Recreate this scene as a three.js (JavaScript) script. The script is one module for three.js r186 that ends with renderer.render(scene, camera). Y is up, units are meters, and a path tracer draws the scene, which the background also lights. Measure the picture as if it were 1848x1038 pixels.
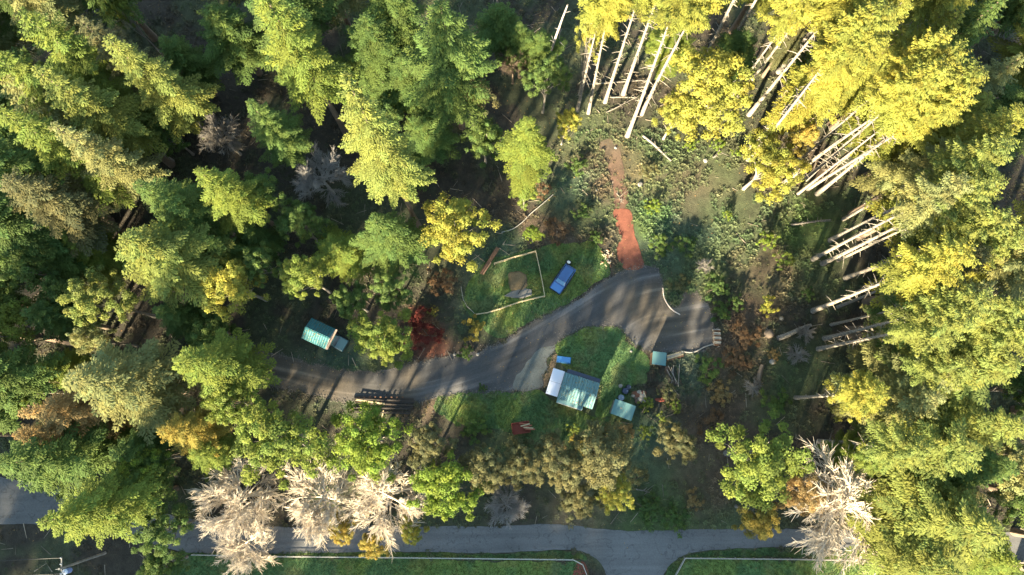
import * as THREE from 'three';
import { mergeGeometries } from 'three/addons/utils/BufferGeometryUtils.js';
import { RoundedBoxGeometry } from 'three/addons/geometries/RoundedBoxGeometry.js';

// ---------------------------------------------------------------- camera, sky, sun, exposure
const F = 1232, H = 95, NADIR = 740;                       // lens in photo pixels, flying height, row of the point straight below
const TILT = Math.atan((NADIR - 519) / F);
const scene = new THREE.Scene();
const camera = new THREE.PerspectiveCamera(2 * Math.atan(519 / F) * 180 / Math.PI, 1024 / 575, 1, 2000);
camera.position.set(0, H, 0);
camera.up.set(0, 0, -1);
camera.lookAt(0, 0, -H * Math.tan(TILT));
const renderer = new THREE.WebGLRenderer({ antialias: true });
renderer.toneMapping = THREE.LinearToneMapping;
renderer.toneMappingExposure = 7.5;
renderer.shadowMap.enabled = true;

const SUN_EL = 20.5 * Math.PI / 180, SUN_AZ = [-0.44, 0.898];
const sunDir = new THREE.Vector3(SUN_AZ[0] * Math.cos(SUN_EL), Math.sin(SUN_EL), SUN_AZ[1] * Math.cos(SUN_EL)).normalize();
const sun = new THREE.DirectionalLight(new THREE.Color(1, 0.86, 0.58), 5);
sun.position.copy(sunDir).multiplyScalar(260);
sun.castShadow = true;
sun.shadow.radius = 4;
Object.assign(sun.shadow.camera, { left: -130, right: 130, top: 130, bottom: -130, near: 1, far: 600 });
sun.shadow.mapSize.set(4096, 4096);
scene.add(sun, sun.target);
{ // clear sky: deep blue overhead, paler at the horizon
  const w = 128, h = 64, d = new Float32Array(w * h * 4);
  for (let j = 0; j < h; j++) for (let i = 0; i < w; i++) {
    const el = ((j + 0.5) / h - 0.5) * Math.PI, up = Math.max(0, Math.sin(el)), k = Math.pow(1 - up, 2.2);
    const o = (j * w + i) * 4;
    d[o] = 0.085 + 0.15 * k; d[o + 1] = 0.135 + 0.16 * k; d[o + 2] = 0.185 + 0.14 * k; d[o + 3] = 1;
  }
  const t = new THREE.DataTexture(d, w, h, THREE.RGBAFormat, THREE.FloatType);
  t.mapping = THREE.EquirectangularReflectionMapping; t.magFilter = THREE.LinearFilter; t.minFilter = THREE.LinearFilter; t.needsUpdate = true;
  scene.background = t; scene.environment = t;
}

// ---------------------------------------------------------------- helpers
function mulberry(a) { return () => { a |= 0; a = a + 0x6D2B79F5 | 0; let t = Math.imul(a ^ a >>> 15, 1 | a); t = t + Math.imul(t ^ t >>> 7, 61 | t) ^ t; return ((t ^ t >>> 14) >>> 0) / 4294967296; }; }
const rng = mulberry(20240611);
const V = (x, y, z) => new THREE.Vector3(x, y, z);
const sT = Math.sin(TILT), cT = Math.cos(TILT);
// the place, at height h, that the photograph shows at a pixel
function at(px, py, h = 0) {
  const u = (px - 924) / F, v = (519 - py) / F;
  const ry = -cT + v * sT, rz = -sT - v * cT, t = (H - h) / -ry;
  return V(u * t, h, rz * t);
}
const hash = (x, y) => { let n = Math.imul(x | 0, 374761393) + Math.imul(y | 0, 668265263); n = Math.imul(n ^ (n >>> 13), 1274126177); return ((n ^ (n >>> 16)) >>> 0) / 4294967296; };
function noise(x, y) {
  const xi = Math.floor(x), yi = Math.floor(y); let fx = x - xi, fy = y - yi;
  fx = fx * fx * (3 - 2 * fx); fy = fy * fy * (3 - 2 * fy);
  const a = hash(xi, yi), b = hash(xi + 1, yi), c = hash(xi, yi + 1), e = hash(xi + 1, yi + 1);
  return a + (b - a) * fx + (c - a) * fy + (a - b - c + e) * fx * fy;
}
const fbm = (x, y, o = 4) => { let s = 0, a = 0.5, n = 0; for (let i = 0; i < o; i++) { s += a * noise(x, y); n += a; x = x * 2.03 + 17.1; y = y * 2.03 + 9.7; a *= 0.5; } return s / n; };
const sm = (a, b, x) => { x = Math.min(1, Math.max(0, (x - a) / (b - a))); return x * x * (3 - 2 * x); };
const used = {};
const numbered = n => { const k = used[n] = (used[n] ?? -1) + 1; return k ? n + '_' + String(k).padStart(3, '0') : n; };
function tag(o, label, category, group, kind) {
  if (label) o.userData.label = label;
  if (category) o.userData.category = category;
  if (group) o.userData.group = group;
  if (kind) o.userData.kind = kind;
  return o;
}
function mesh(name, geo, m, parent) {
  const o = new THREE.Mesh(geo, m); o.castShadow = o.receiveShadow = true;
  o.name = parent ? name : numbered(name); (parent || scene).add(o); return o;
}
function thing(name, label, category, pos, turn = 0, group) {
  const g = new THREE.Group(); g.name = numbered(name); g.position.copy(pos); g.rotation.y = turn; scene.add(g);
  return tag(g, label, category, group);
}
const box = (w, h, d, x = 0, y = 0, z = 0, ry = 0, rz = 0, rx = 0) => { const g = new THREE.BoxGeometry(w, h, d); if (rx) g.rotateX(rx); if (rz) g.rotateZ(rz); if (ry) g.rotateY(ry); g.translate(x, y, z); return g; };
const rbox = (w, h, d, x = 0, y = 0, z = 0, r = 0.03, ry = 0) => { const g = new RoundedBoxGeometry(w, h, d, 2, r); if (ry) g.rotateY(ry); g.translate(x, y, z); return g; };
function bar(a, b, ra, rb = ra, sides = 6) { // tapered round bar between two points
  const d = b.clone().sub(a), L = d.length(), g = new THREE.CylinderGeometry(rb, ra, L, sides, 1);
  g.translate(0, L / 2, 0); g.applyQuaternion(new THREE.Quaternion().setFromUnitVectors(V(0, 1, 0), d.normalize())); g.translate(a.x, a.y, a.z); return g;
}
function beam(a, b, w, h) { // square timber between two points
  const d = b.clone().sub(a), L = d.length(), g = new THREE.BoxGeometry(w, h, L);
  const m = new THREE.Matrix4().lookAt(b, a, V(0, 1, 0)); g.applyMatrix4(m); g.translate((a.x + b.x) / 2, (a.y + b.y) / 2, (a.z + b.z) / 2); return g;
}
class Soup { // loose triangles with a colour each
  constructor() { this.p = []; this.c = []; }
  tri(ax, ay, az, bx, by, bz, cx, cy, cz, r, g, b) { this.p.push(ax, ay, az, bx, by, bz, cx, cy, cz); this.c.push(r, g, b, r, g, b, r, g, b); }
  geo() {
    const g = new THREE.BufferGeometry();
    g.setAttribute('position', new THREE.Float32BufferAttribute(this.p, 3));
    g.setAttribute('color', new THREE.Float32BufferAttribute(this.c, 3));
    g.computeVertexNormals(); return g;
  }
}
// a leaf-like diamond from p along d (length l), half width w, lying across n
function leaf(S, p, d, n, l, w, col) {
  const sx = d.y * n.z - d.z * n.y, sy = d.z * n.x - d.x * n.z, sz = d.x * n.y - d.y * n.x, q = w / (Math.hypot(sx, sy, sz) || 1);
  const mx = p.x + d.x * l * 0.55, my = p.y + d.y * l * 0.55, mz = p.z + d.z * l * 0.55;
  const k = -0.12 * l, ux = n.x * k, uy = n.y * k, uz = n.z * k;
  const tx = p.x + d.x * l, ty = p.y + d.y * l, tz = p.z + d.z * l;
  S.tri(p.x, p.y, p.z, mx - sx * q + ux, my - sy * q + uy, mz - sz * q + uz, tx, ty, tz, col[0], col[1], col[2]);
  S.tri(p.x, p.y, p.z, tx, ty, tz, mx + sx * q + ux, my + sy * q + uy, mz + sz * q + uz, col[0], col[1], col[2]);
}
// tapered tube through points
function tube(pts, radii, sides = 7, wob = 0, R = rng) {
  const pos = [], uv = [], idx = []; let len = 0;
  const t = V(), a = V(), b = V();
  for (let i = 0; i < pts.length; i++) {
    t.copy(pts[Math.min(i + 1, pts.length - 1)]).sub(pts[Math.max(i - 1, 0)]).normalize();
    a.set(1, 0, 0.31).cross(t); if (a.lengthSq() < 0.05) a.set(0, 0, 1).cross(t); a.normalize(); b.copy(t).cross(a);
    if (i) len += pts[i].distanceTo(pts[i - 1]);
    for (let j = 0; j <= sides; j++) {
      const an = j / sides * Math.PI * 2, r = radii[i] * (1 + (j % sides ? wob * (hash(j * 31 + i * 7, 5) - 0.5) : 0));
      pos.push(pts[i].x + (a.x * Math.cos(an) + b.x * Math.sin(an)) * r, pts[i].y + (a.y * Math.cos(an) + b.y * Math.sin(an)) * r, pts[i].z + (a.z * Math.cos(an) + b.z * Math.sin(an)) * r);
      uv.push(j / sides * 2, len);
      if (i && j < sides) { const k = i * (sides + 1) + j, m = k - sides - 1; idx.push(m, m + 1, k, m + 1, k + 1, k); }
    }
  }
  const g = new THREE.BufferGeometry(); g.setAttribute('position', new THREE.Float32BufferAttribute(pos, 3)); g.setAttribute('uv', new THREE.Float32BufferAttribute(uv, 2)); g.setIndex(idx); g.computeVertexNormals(); return g;
}

// ---------------------------------------------------------------- textures and materials
function tex(w, h, fn, srgb = true, rep = true) {
  const d = new Uint8Array(w * h * 4), to = v => { v = Math.min(1, Math.max(0, v)); return 255 * (srgb ? (v <= 0.0031308 ? v * 12.92 : 1.055 * Math.pow(v, 1 / 2.4) - 0.055) : v); };
  for (let j = 0; j < h; j++) for (let i = 0; i < w; i++) { const c = fn(i, j), o = (j * w + i) * 4; d[o] = to(c[0]); d[o + 1] = to(c[1]); d[o + 2] = to(c[2]); d[o + 3] = 255; }
  const t = new THREE.DataTexture(d, w, h, THREE.RGBAFormat); if (srgb) t.colorSpace = THREE.SRGBColorSpace;
  t.magFilter = THREE.LinearFilter; t.minFilter = THREE.LinearMipmapLinearFilter; t.generateMipmaps = true;
  if (rep) t.wrapS = t.wrapT = THREE.RepeatWrapping; t.needsUpdate = true; return t;
}
const std = (r, g, b, rough = 0.9, o = {}) => new THREE.MeshStandardMaterial({ color: new THREE.Color(r, g, b), roughness: rough, ...o });
const grainTex = tex(256, 256, (i, j) => { const v = 0.55 + 0.55 * hash(i, j) * 0.5 + 0.4 * (fbm(i / 24, j / 24) - 0.5); return [v, v, v]; }, false);
const barkBump = tex(128, 256, (i, j) => { const v = fbm(i / 5, j / 34, 4); return [v, v, v]; }, false);
const barkTex = (r, g, b, spots) => tex(128, 256, (i, j) => { const v = 0.55 + 0.9 * fbm(i / 6, j / 40, 4) * (0.7 + 0.6 * fbm(i / 40 + 9, j / 30, 3)), s = spots ? Math.max(sm(0.54, 0.64, fbm(i / 26 + 40, j / 9 + 3, 3)), 0.7 * sm(0.5, 0.62, fbm(i / 9 + 4, j / 46 + 33, 3))) : 0; return [r * v * (1 - 0.7 * s), g * v * (1 - 0.68 * s), b * v * (1 - 0.62 * s)]; });
const barkMat = (r, g, b, spots) => new THREE.MeshStandardMaterial({ map: barkTex(r, g, b, spots), bumpMap: barkBump, bumpScale: 0.05, roughness: 0.95 });
const BARK = { pale: barkMat(0.36, 0.31, 0.25, true), brown: barkMat(0.17, 0.125, 0.09), grey: barkMat(0.26, 0.23, 0.20), rose: barkMat(0.64, 0.54, 0.42), ash: barkMat(0.34, 0.31, 0.29) };
const woodTex = (r, g, b) => tex(128, 128, (i, j) => { const v = 0.6 + 0.75 * fbm(i / 40, j / 3.5, 4); return [r * v, g * v, b * v]; });
const woodMat = (r, g, b) => new THREE.MeshStandardMaterial({ map: woodTex(r, g, b), roughness: 0.85 });
const WOOD = { pale: woodMat(0.46, 0.36, 0.22), brown: woodMat(0.16, 0.08, 0.045), grey: woodMat(0.30, 0.27, 0.24), dark: woodMat(0.05, 0.04, 0.035), red: woodMat(0.30, 0.10, 0.06) };
// foliage: linear base colours of each kind
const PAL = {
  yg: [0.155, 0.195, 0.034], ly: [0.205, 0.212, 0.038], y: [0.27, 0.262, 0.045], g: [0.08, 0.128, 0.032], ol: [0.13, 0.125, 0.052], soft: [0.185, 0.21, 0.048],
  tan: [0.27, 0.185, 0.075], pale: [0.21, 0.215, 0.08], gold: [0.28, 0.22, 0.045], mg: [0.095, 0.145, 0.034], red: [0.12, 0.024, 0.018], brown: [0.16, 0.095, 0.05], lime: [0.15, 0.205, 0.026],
};
const FOL = {};
for (const k in PAL) FOL[k] = new THREE.MeshPhysicalMaterial({ color: new THREE.Color(...PAL[k]), vertexColors: true, roughness: 0.95, transmission: 0.44, thickness: 0, specularIntensity: 0.3, side: THREE.DoubleSide });

// ---------------------------------------------------------------- ground, roads, lawns
const PXM = 13;                                             // photo pixels to a metre on the ground
const X0 = -92, X1 = 92, Z0 = -82, Z1 = 40;                 // the near forest floor
const EARTH = { dirt: [0.115, 0.078, 0.052], moss: [0.075, 0.10, 0.042], litter: [0.05, 0.041, 0.03], grass: [0.085, 0.135, 0.036], rust: [0.20, 0.062, 0.036], teal: [0.05, 0.095, 0.06], tan: [0.20, 0.145, 0.085] };
// patches of ground cover: photo place, reach in photo pixels, kind
const PATCH = [
  [1080, 300, 70, 'dirt'], [1060, 250, 60, 'moss'], [1190, 300, 90, 'moss'], [1165, 310, 45, 'tan'], [1250, 330, 80, 'dirt'], [1290, 300, 60, 'moss'], [1230, 420, 90, 'teal'], [1170, 400, 30, 'grass'], [1300, 400, 70, 'moss'],
  [1240, 500, 70, 'moss'], [1290, 470, 60, 'moss'], [1340, 610, 90, 'dirt'], [1330, 690, 90, 'dirt'], [1260, 660, 50, 'teal'], [1400, 680, 80, 'moss'], [1420, 600, 70, 'litter'], [1450, 650, 60, 'moss'], [1390, 480, 60, 'dirt'],
  [1470, 420, 70, 'grass'], [1530, 380, 50, 'moss'], [1560, 460, 70, 'litter'], [1500, 500, 60, 'moss'], [1400, 250, 90, 'litter'], [1450, 300, 70, 'dirt'], [1120, 140, 60, 'litter'], [1560, 560, 60, 'litter'], [1560, 600, 40, 'dirt'],
  [1060, 370, 55, 'moss'], [1005, 410, 45, 'dirt'], [1040, 330, 50, 'teal'], [900, 480, 60, 'teal'], [930, 510, 35, 'dirt'], [860, 550, 40, 'teal'], [800, 540, 60, 'litter'], [770, 600, 50, 'rust'], [840, 610, 50, 'litter'],
  [900, 780, 70, 'moss'], [1000, 780, 60, 'grass'], [1060, 780, 70, 'moss'], [830, 800, 60, 'litter'], [1150, 800, 80, 'teal'], [1180, 880, 80, 'moss'], [1260, 820, 80, 'dirt'], [1250, 900, 60, 'dirt'], [1190, 930, 70, 'grass'], [1010, 930, 45, 'tan'], [930, 930, 70, 'litter'],
  [600, 660, 60, 'teal'], [650, 690, 60, 'moss'], [760, 730, 40, 'dirt'], [500, 720, 60, 'litter'], [1800, 400, 80, 'dirt'], [1780, 330, 60, 'litter'], [1300, 930, 60, 'moss'], [1110, 720, 40, 'grass'], [1100, 1010, 30, 'litter'],
].map(([x, y, r, k]) => { const p = at(x, y); return [p.x, p.z, r / PXM, EARTH[k]]; });
function earth(x, z) {
  const wx = x + 3.2 * (fbm(x / 3.1, z / 3.1, 3) - 0.5) * 2, wz = z + 3.2 * (fbm(x / 3.1 + 50, z / 3.1 + 20, 3) - 0.5) * 2;
  let w = 0.55, r = EARTH.litter[0] * w, g = EARTH.litter[1] * w, b = EARTH.litter[2] * w;
  const m = sm(0.45, 0.65, fbm(x / 6, z / 6, 3)) * 0.5; w += m; r += EARTH.moss[0] * m; g += EARTH.moss[1] * m; b += EARTH.moss[2] * m;
  for (const [px, pz, pr, c] of PATCH) {
    const d2 = ((wx - px) ** 2 + (wz - pz) ** 2) / (pr * pr);
    if (d2 < 2) { const k = 2.4 * Math.exp(-d2 * 2.4); w += k; r += c[0] * k; g += c[1] * k; b += c[2] * k; }
  }
  const f = 0.88 * (0.6 + 0.8 * fbm(x * 1.7, z * 1.7, 3)) * (0.82 + 0.36 * hash(x * 23 | 0, z * 23 | 0));
  return [r / w * f, g / w * f, b / w * f];
}
const floorTex = tex(1840, 1220, (i, j) => earth(X0 + (i + 0.5) / 1840 * (X1 - X0), Z1 - (j + 0.5) / 1220 * (Z1 - Z0)), true, false);
const bumpTile = tex(256, 256, (i, j) => { const v = 0.5 * fbm(i / 9, j / 9, 4) + 0.5 * hash(i, j) * 0.6; return [v, v, v]; }, false);
bumpTile.repeat.set(60, 40);
const tileEarth = tex(256, 256, (i, j) => { const v = 0.5 + fbm(i / 20, j / 20, 4); const k = sm(0.4, 0.6, fbm(i / 60 + 3, j / 60, 3)); return [0.05 * v, (0.038 + 0.035 * k) * v, 0.026 * v]; });
tileEarth.repeat.set(90, 90);
{
  const g = new THREE.PlaneGeometry(1400, 1400); g.rotateX(-Math.PI / 2);
  tag(mesh('ground', g, new THREE.MeshStandardMaterial({ map: tileEarth, roughness: 1 })), 'dark forest ground reaching away on all sides', 'ground', null, 'structure').position.y = -0.03;
  const f = new THREE.PlaneGeometry(X1 - X0, Z1 - Z0); f.rotateX(-Math.PI / 2); f.translate((X0 + X1) / 2, 0, (Z0 + Z1) / 2);
  tag(mesh('forest_floor', f, new THREE.MeshStandardMaterial({ map: floorTex, bumpMap: bumpTile, bumpScale: 0.12, roughness: 1 })), 'patchy forest floor of brown litter, moss and bare earth', 'ground', null, 'structure');
}
// a flat sheet whose outline is given in photo pixels, edges made a little uneven
function outline(px, wob = 0.15, step = 0.5) {
  const c = new THREE.CatmullRomCurve3(px.map(([x, y]) => at(x, y)), true, 'catmullrom', 0.35), n = Math.max(24, Math.round(c.getLength() / step));
  return c.getSpacedPoints(n).slice(0, n).map(p => [p.x + wob * 2 * (fbm(p.x * 0.9, p.z * 0.9, 3) - 0.5) * 2, p.z + wob * 2 * (fbm(p.x * 0.9 + 30, p.z * 0.9 + 11, 3) - 0.5) * 2]);
}
function sheet(pts, y) {
  const s = new THREE.Shape(pts.map(([x, z]) => new THREE.Vector2(x, -z))), g = new THREE.ShapeGeometry(s); g.rotateX(-Math.PI / 2); g.translate(0, y, 0);
  const p = g.attributes.position, uv = g.attributes.uv; for (let i = 0; i < p.count; i++) uv.setXY(i, p.getX(i), p.getZ(i)); return g;
}
const inside = (x, z, P) => { let c = false; for (let i = 0, j = P.length - 1; i < P.length; j = i++) { const [a, b] = P[i], [d, e] = P[j]; if ((b > z) !== (e > z) && x < (d - a) * (z - b) / (e - b) + a) c = !c; } return c; };
function mapped(region, w, h, fn, rough, bump) { // a texture over one stretch of ground, in metres
  const [x0, x1, z0, z1] = region, t = tex(w, h, (i, j) => fn(x0 + (i + 0.5) / w * (x1 - x0), z0 + (j + 0.5) / h * (z1 - z0)), true, false);
  t.wrapS = t.wrapT = THREE.ClampToEdgeWrapping; t.repeat.set(1 / (x1 - x0), 1 / (z1 - z0)); t.offset.set(-x0 / (x1 - x0), -z0 / (z1 - z0));
  const b = grainTex.clone(); b.repeat.set(0.6, 0.6); b.needsUpdate = true;
  return new THREE.MeshStandardMaterial({ map: t, bumpMap: b, bumpScale: bump, roughness: rough });
}
// driveway: packed grey gravel with worn wheel streaks along its run
const wayPts = [[380, 640], [500, 665], [620, 690], [740, 690], [840, 665], [930, 630], [1010, 585], [1090, 535], [1150, 505], [1200, 495]].map(([x, y]) => at(x, y));
const way = new THREE.CatmullRomCurve3(wayPts).getSpacedPoints(160);
function along(x, z) { let best = 1e9, bi = 0; for (let i = 0; i < way.length; i += 4) { const d = (way[i].x - x) ** 2 + (way[i].z - z) ** 2; if (d < best) { best = d; bi = i; } } const a = way[Math.max(0, bi - 4)], b = way[Math.min(160, bi + 4)], tx = b.x - a.x, tz = b.z - a.z, l = Math.hypot(tx, tz); const m = way[bi]; return [bi * 0.42 + ((x - m.x) * tx + (z - m.z) * tz) / l, ((x - m.x) * -tz + (z - m.z) * tx) / l]; }
const driveP = outline([[395, 610], [470, 635], [560, 655], [650, 672], [730, 660], [800, 645], [870, 632], [925, 605], [975, 575], [1030, 548], [1080, 515], [1112, 492], [1160, 482], [1188, 486], [1196, 515], [1201, 538], [1210, 552], [1221, 556], [1228, 542], [1238, 526], [1262, 534], [1284, 568], [1290, 606], [1266, 633], [1215, 637], [1165, 634], [1140, 618], [1120, 592], [1096, 586], [1050, 592], [1012, 612], [992, 640], [982, 680], [978, 700], [900, 706], [800, 714], [735, 728], [650, 728], [560, 712], [470, 690], [395, 668]], 0.22);
const driveMat = mapped([-44, 30, -22, 4], 1480, 520, (x, z) => {
  const [s, d] = along(x, z), streak = fbm(s * 0.09 + 5, d * 1.5, 4), fine = hash(x * 40 | 0, z * 40 | 0), blot = fbm(x / 4 + 8, z / 4, 4);
  const brown = sm(0.42, 0.66, fbm(x / 7 + 2, z / 7 + 5, 3) + 0.16 * sm(4, -26, x)), pale = sm(0.55, 0.8, streak);
  const v = (0.42 + 0.9 * streak + 0.4 * (blot - 0.5)) * (0.8 + 0.4 * fine) * (1 + 0.5 * pale);
  return [v * (0.080 + 0.026 * brown), v * (0.076 + 0.010 * brown), v * (0.078 - 0.010 * brown)];
}, 0.95, 0.03);
tag(mesh('driveway', sheet(driveP, 0.03), driveMat), 'grey gravel driveway widening to a turning pad in the clearing', 'driveway', null, 'structure');
const apronP = outline([[1002, 622], [990, 645], [982, 675], [977, 700], [935, 706], [925, 690], [950, 655], [975, 630]], 0.2);
tag(mesh('gravel_apron', sheet(apronP, 0.036), mapped([-6, 12, -14, 4], 360, 360, (x, z) => { const v = (0.7 + 0.6 * fbm(x, z, 4)) * (0.75 + 0.5 * hash(x * 30 | 0, z * 30 | 0)); return [0.13 * v, 0.135 * v, 0.125 * v]; }, 1, 0.03)), 'pale gravel apron between driveway and cabin', 'path', null, 'structure');
// red mulch path
const pathP = outline([[1107, 379], [1135, 378], [1143, 400], [1146, 425], [1156, 455], [1162, 483], [1130, 487], [1117, 470], [1112, 450], [1120, 430], [1112, 405]], 0.08);
const redMat = mapped([8, 24, -48, -14], 320, 680, (x, z) => { const v = (0.55 + 0.9 * fbm(x * 1.6, z * 1.6, 4)) * (0.72 + 0.56 * hash(x * 26 | 0, z * 26 | 0)); return [0.165 * v, 0.056 * v, 0.036 * v]; }, 1, 0.05);
tag(mesh('mulch_path', sheet(pathP, 0.04), redMat), 'rust red bark mulch path leading north from the turning pad', 'path', null, 'structure');
const trailP = outline([[1100, 250], [1118, 270], [1124, 300], [1130, 330], [1134, 372], [1108, 374], [1104, 330], [1096, 290], [1080, 262]], 0.2);
tag(mesh('earth_trail', sheet(trailP, 0.034), mapped([8, 24, -48, -14], 320, 680, (x, z) => { const v = (0.5 + fbm(x, z, 4)) * (0.7 + 0.6 * hash(x * 26 | 0, z * 26 | 0)), k = sm(-38, -30, z + 3 * fbm(x, z, 2)); return [(0.09 + 0.03 * k) * v, 0.068 * v, 0.047 * v]; }, 1, 0.05)), 'narrow brown earth trail running on from the mulch path', 'path', null, 'structure');
// road
const roadP = outline([[-90, 850], [40, 868], [160, 885], [330, 935], [480, 950], [700, 950], [880, 950], [1010, 946], [1120, 958], [1300, 955], [1480, 955], [1680, 960], [1960, 965], [1960, 1025], [1650, 1010], [1480, 988], [1330, 990], [1245, 998], [1212, 1018], [1190, 1052], [1175, 1110], [1100, 1110], [1098, 1052], [1085, 1018], [1062, 1000], [1030, 992], [880, 998], [700, 996], [480, 1000], [330, 996], [200, 960], [60, 946], [-90, 940]], 0.06);
tag(mesh('road', sheet(roadP, 0.03), mapped([-80, 80, 6, 32], 2000, 330, (x, z) => {
  const s = fbm(x * 0.12, z * 2.2, 4), v = (0.72 + 0.42 * s + 0.3 * (fbm(x / 3, z / 3, 3) - 0.5)) * (0.86 + 0.28 * hash(x * 37 | 0, z * 37 | 0)), crack = sm(0.02, 0.0, Math.abs(fbm(x * 0.5, z * 0.7, 4) - 0.5)) * 0.4;
  return [0.125 * v * (1 - crack), 0.123 * v * (1 - crack), 0.126 * v * (1 - crack)];
}, 0.9, 0.015)), 'grey asphalt country road with a side road branching south', 'road', null, 'structure');

// lawns: turf sheets, with loose tufts of grass on top
const tuftGeo = (() => { const S = new Soup(), R = mulberry(5); for (let i = 0; i < 9; i++) { const a = R() * 6.28, r = R() * 0.1, l = 0.07 + R() * 0.09, x = Math.cos(a) * r, z = Math.sin(a) * r, lean = 0.05 + R() * 0.07, b = R() * 6.28, v = 0.75 + 0.5 * R(); S.tri(x - 0.02 * Math.sin(b), 0, z + 0.02 * Math.cos(b), x + 0.02 * Math.sin(b), 0, z - 0.02 * Math.cos(b), x + lean * Math.cos(b), l, z + lean * Math.sin(b), v, v, v); } return S.geo(); })();
const tuftMat = new THREE.MeshStandardMaterial({ color: 0xffffff, vertexColors: true, roughness: 1, side: THREE.DoubleSide });
const M4 = new THREE.Matrix4(), Q = new THREE.Quaternion(), E = new THREE.Euler();
function scatter(name, label, cat, geo, mat, list) { // list of [x, y, z, scale, tiltX, yaw, tiltZ, r, g, b]
  const I = new THREE.InstancedMesh(geo, mat, list.length), c = new THREE.Color();
  list.forEach((q, i) => { M4.compose(V(q[0], q[1], q[2]), Q.setFromEuler(E.set(q[4], q[5], q[6])), V(q[3], q[3] * (q[10] || 1), q[3])); I.setMatrixAt(i, M4); I.setColorAt(i, c.setRGB(q[7], q[8], q[9])); });
  I.name = numbered(name); I.castShadow = I.receiveShadow = true; scene.add(I); return tag(I, label, cat, null, 'stuff');
}
const lawns = [];
function turf(px, label, tone, y, dens = 34, name = 'lawn') {
  const P = outline(px, 0.2); lawns.push(P);
  const xs = P.map(q => q[0]), zs = P.map(q => q[1]), x0 = Math.min(...xs), x1 = Math.max(...xs), z0 = Math.min(...zs), z1 = Math.max(...zs);
  const col = (x, z) => { const a = sm(0.38, 0.62, fbm(x / 3.5 + tone[1], z / 3.5, 4)), b = sm(0.5, 0.72, fbm(x / 1.8 + 7, z / 1.8 + tone[1], 3)), v = tone[0] * (0.75 + 0.5 * fbm(x * 1.3, z * 1.3, 3)); return [v * (0.075 + 0.04 * a + 0.03 * b), v * (0.135 + 0.03 * a), v * (0.045 - 0.008 * a + 0.004 * b)]; };
  const w = Math.min(1000, Math.round((x1 - x0) * 12)), h = Math.min(700, Math.round((z1 - z0) * 12));
  tag(mesh(name, sheet(P, y), mapped([x0, x1, z0, z1], w, h, (x, z) => { const c = col(x, z), f = 0.7 + 0.6 * hash(x * 31 | 0, z * 31 | 0); return [c[0] * f, c[1] * f, c[2] * f]; }, 1, 0.05)), label, 'lawn', null, 'structure');
  const list = [], n = (x1 - x0) * (z1 - z0) * dens;
  for (let i = 0; i < n; i++) { const x = x0 + rng() * (x1 - x0), z = z0 + rng() * (z1 - z0); if (!inside(x, z, P)) continue; const c = col(x, z), f = 0.8 + 0.5 * rng(); list.push([x, y, z, 0.7 + 0.7 * rng(), 0, rng() * 6.28, 0, c[0] * f, c[1] * f, c[2] * f]); }
  scatter('grass', 'short grass growing over the ' + label, 'grass', tuftGeo, tuftMat, list);
}
turf([[880, 470], [965, 450], [1010, 440], [1070, 436], [1090, 455], [1098, 480], [1100, 494], [1075, 512], [1028, 545], [972, 572], [924, 602], [890, 608], [850, 572], [836, 550], [845, 510]], 'green lawn around the blue car and the fenced plot', [0.85, 3], 0.02);
turf([[1000, 622], [1015, 614], [1052, 594], [1096, 588], [1118, 594], [1138, 620], [1165, 640], [1172, 660], [1168, 690], [1140, 700], [1118, 745], [1075, 750], [1085, 700], [1060, 682], [1020, 662], [1003, 640]], 'green lawn between turning pad and cabin', [1.0, 11], 0.02);
turf([[790, 716], [850, 706], [930, 708], [978, 704], [1000, 725], [1060, 748], [1100, 760], [1060, 790], [980, 792], [900, 775], [840, 770], [785, 745]], 'rough lawn south of driveway below the cabin', [0.85, 23], 0.02);
turf([[330, 1004], [480, 1007], [700, 1008], [880, 1012], [1040, 1014], [1058, 1030], [1068, 1060], [1068, 1130], [330, 1130]], 'mown lawn along the left-hand roadside fence', [0.95, 31], 0.02, 26);
turf([[1240, 1008], [1400, 1010], [1520, 1012], [1690, 1020], [1850, 1030], [1850, 1130], [1195, 1130], [1214, 1045]], 'mown lawn along the right-hand roadside fence', [0.95, 47], 0.02, 26);
turf([[1196, 1050], [1214, 1018], [1248, 1000], [1330, 992], [1480, 990], [1640, 1008], [1640, 1018], [1480, 1007], [1330, 1005], [1246, 1008], [1222, 1032], [1205, 1058]], 'shaggy grass verge beside the right-hand bend', [0.7, 53], 0.024, 40, 'verge');
turf([[340, 997], [700, 998], [880, 1000], [1030, 994], [1060, 1003], [1050, 1010], [880, 1009], [700, 1006], [340, 1002]], 'thin grass verge between the road and left-hand fence', [0.7, 61], 0.024, 40, 'verge');

// ---------------------------------------------------------------- trees
const tone = (R, s = 0.28) => { const v = 1 - s + 2 * s * R(), h = (R() - 0.5) * 0.22; return [v * (1 + h), v, v * (1 - h)]; };
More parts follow.
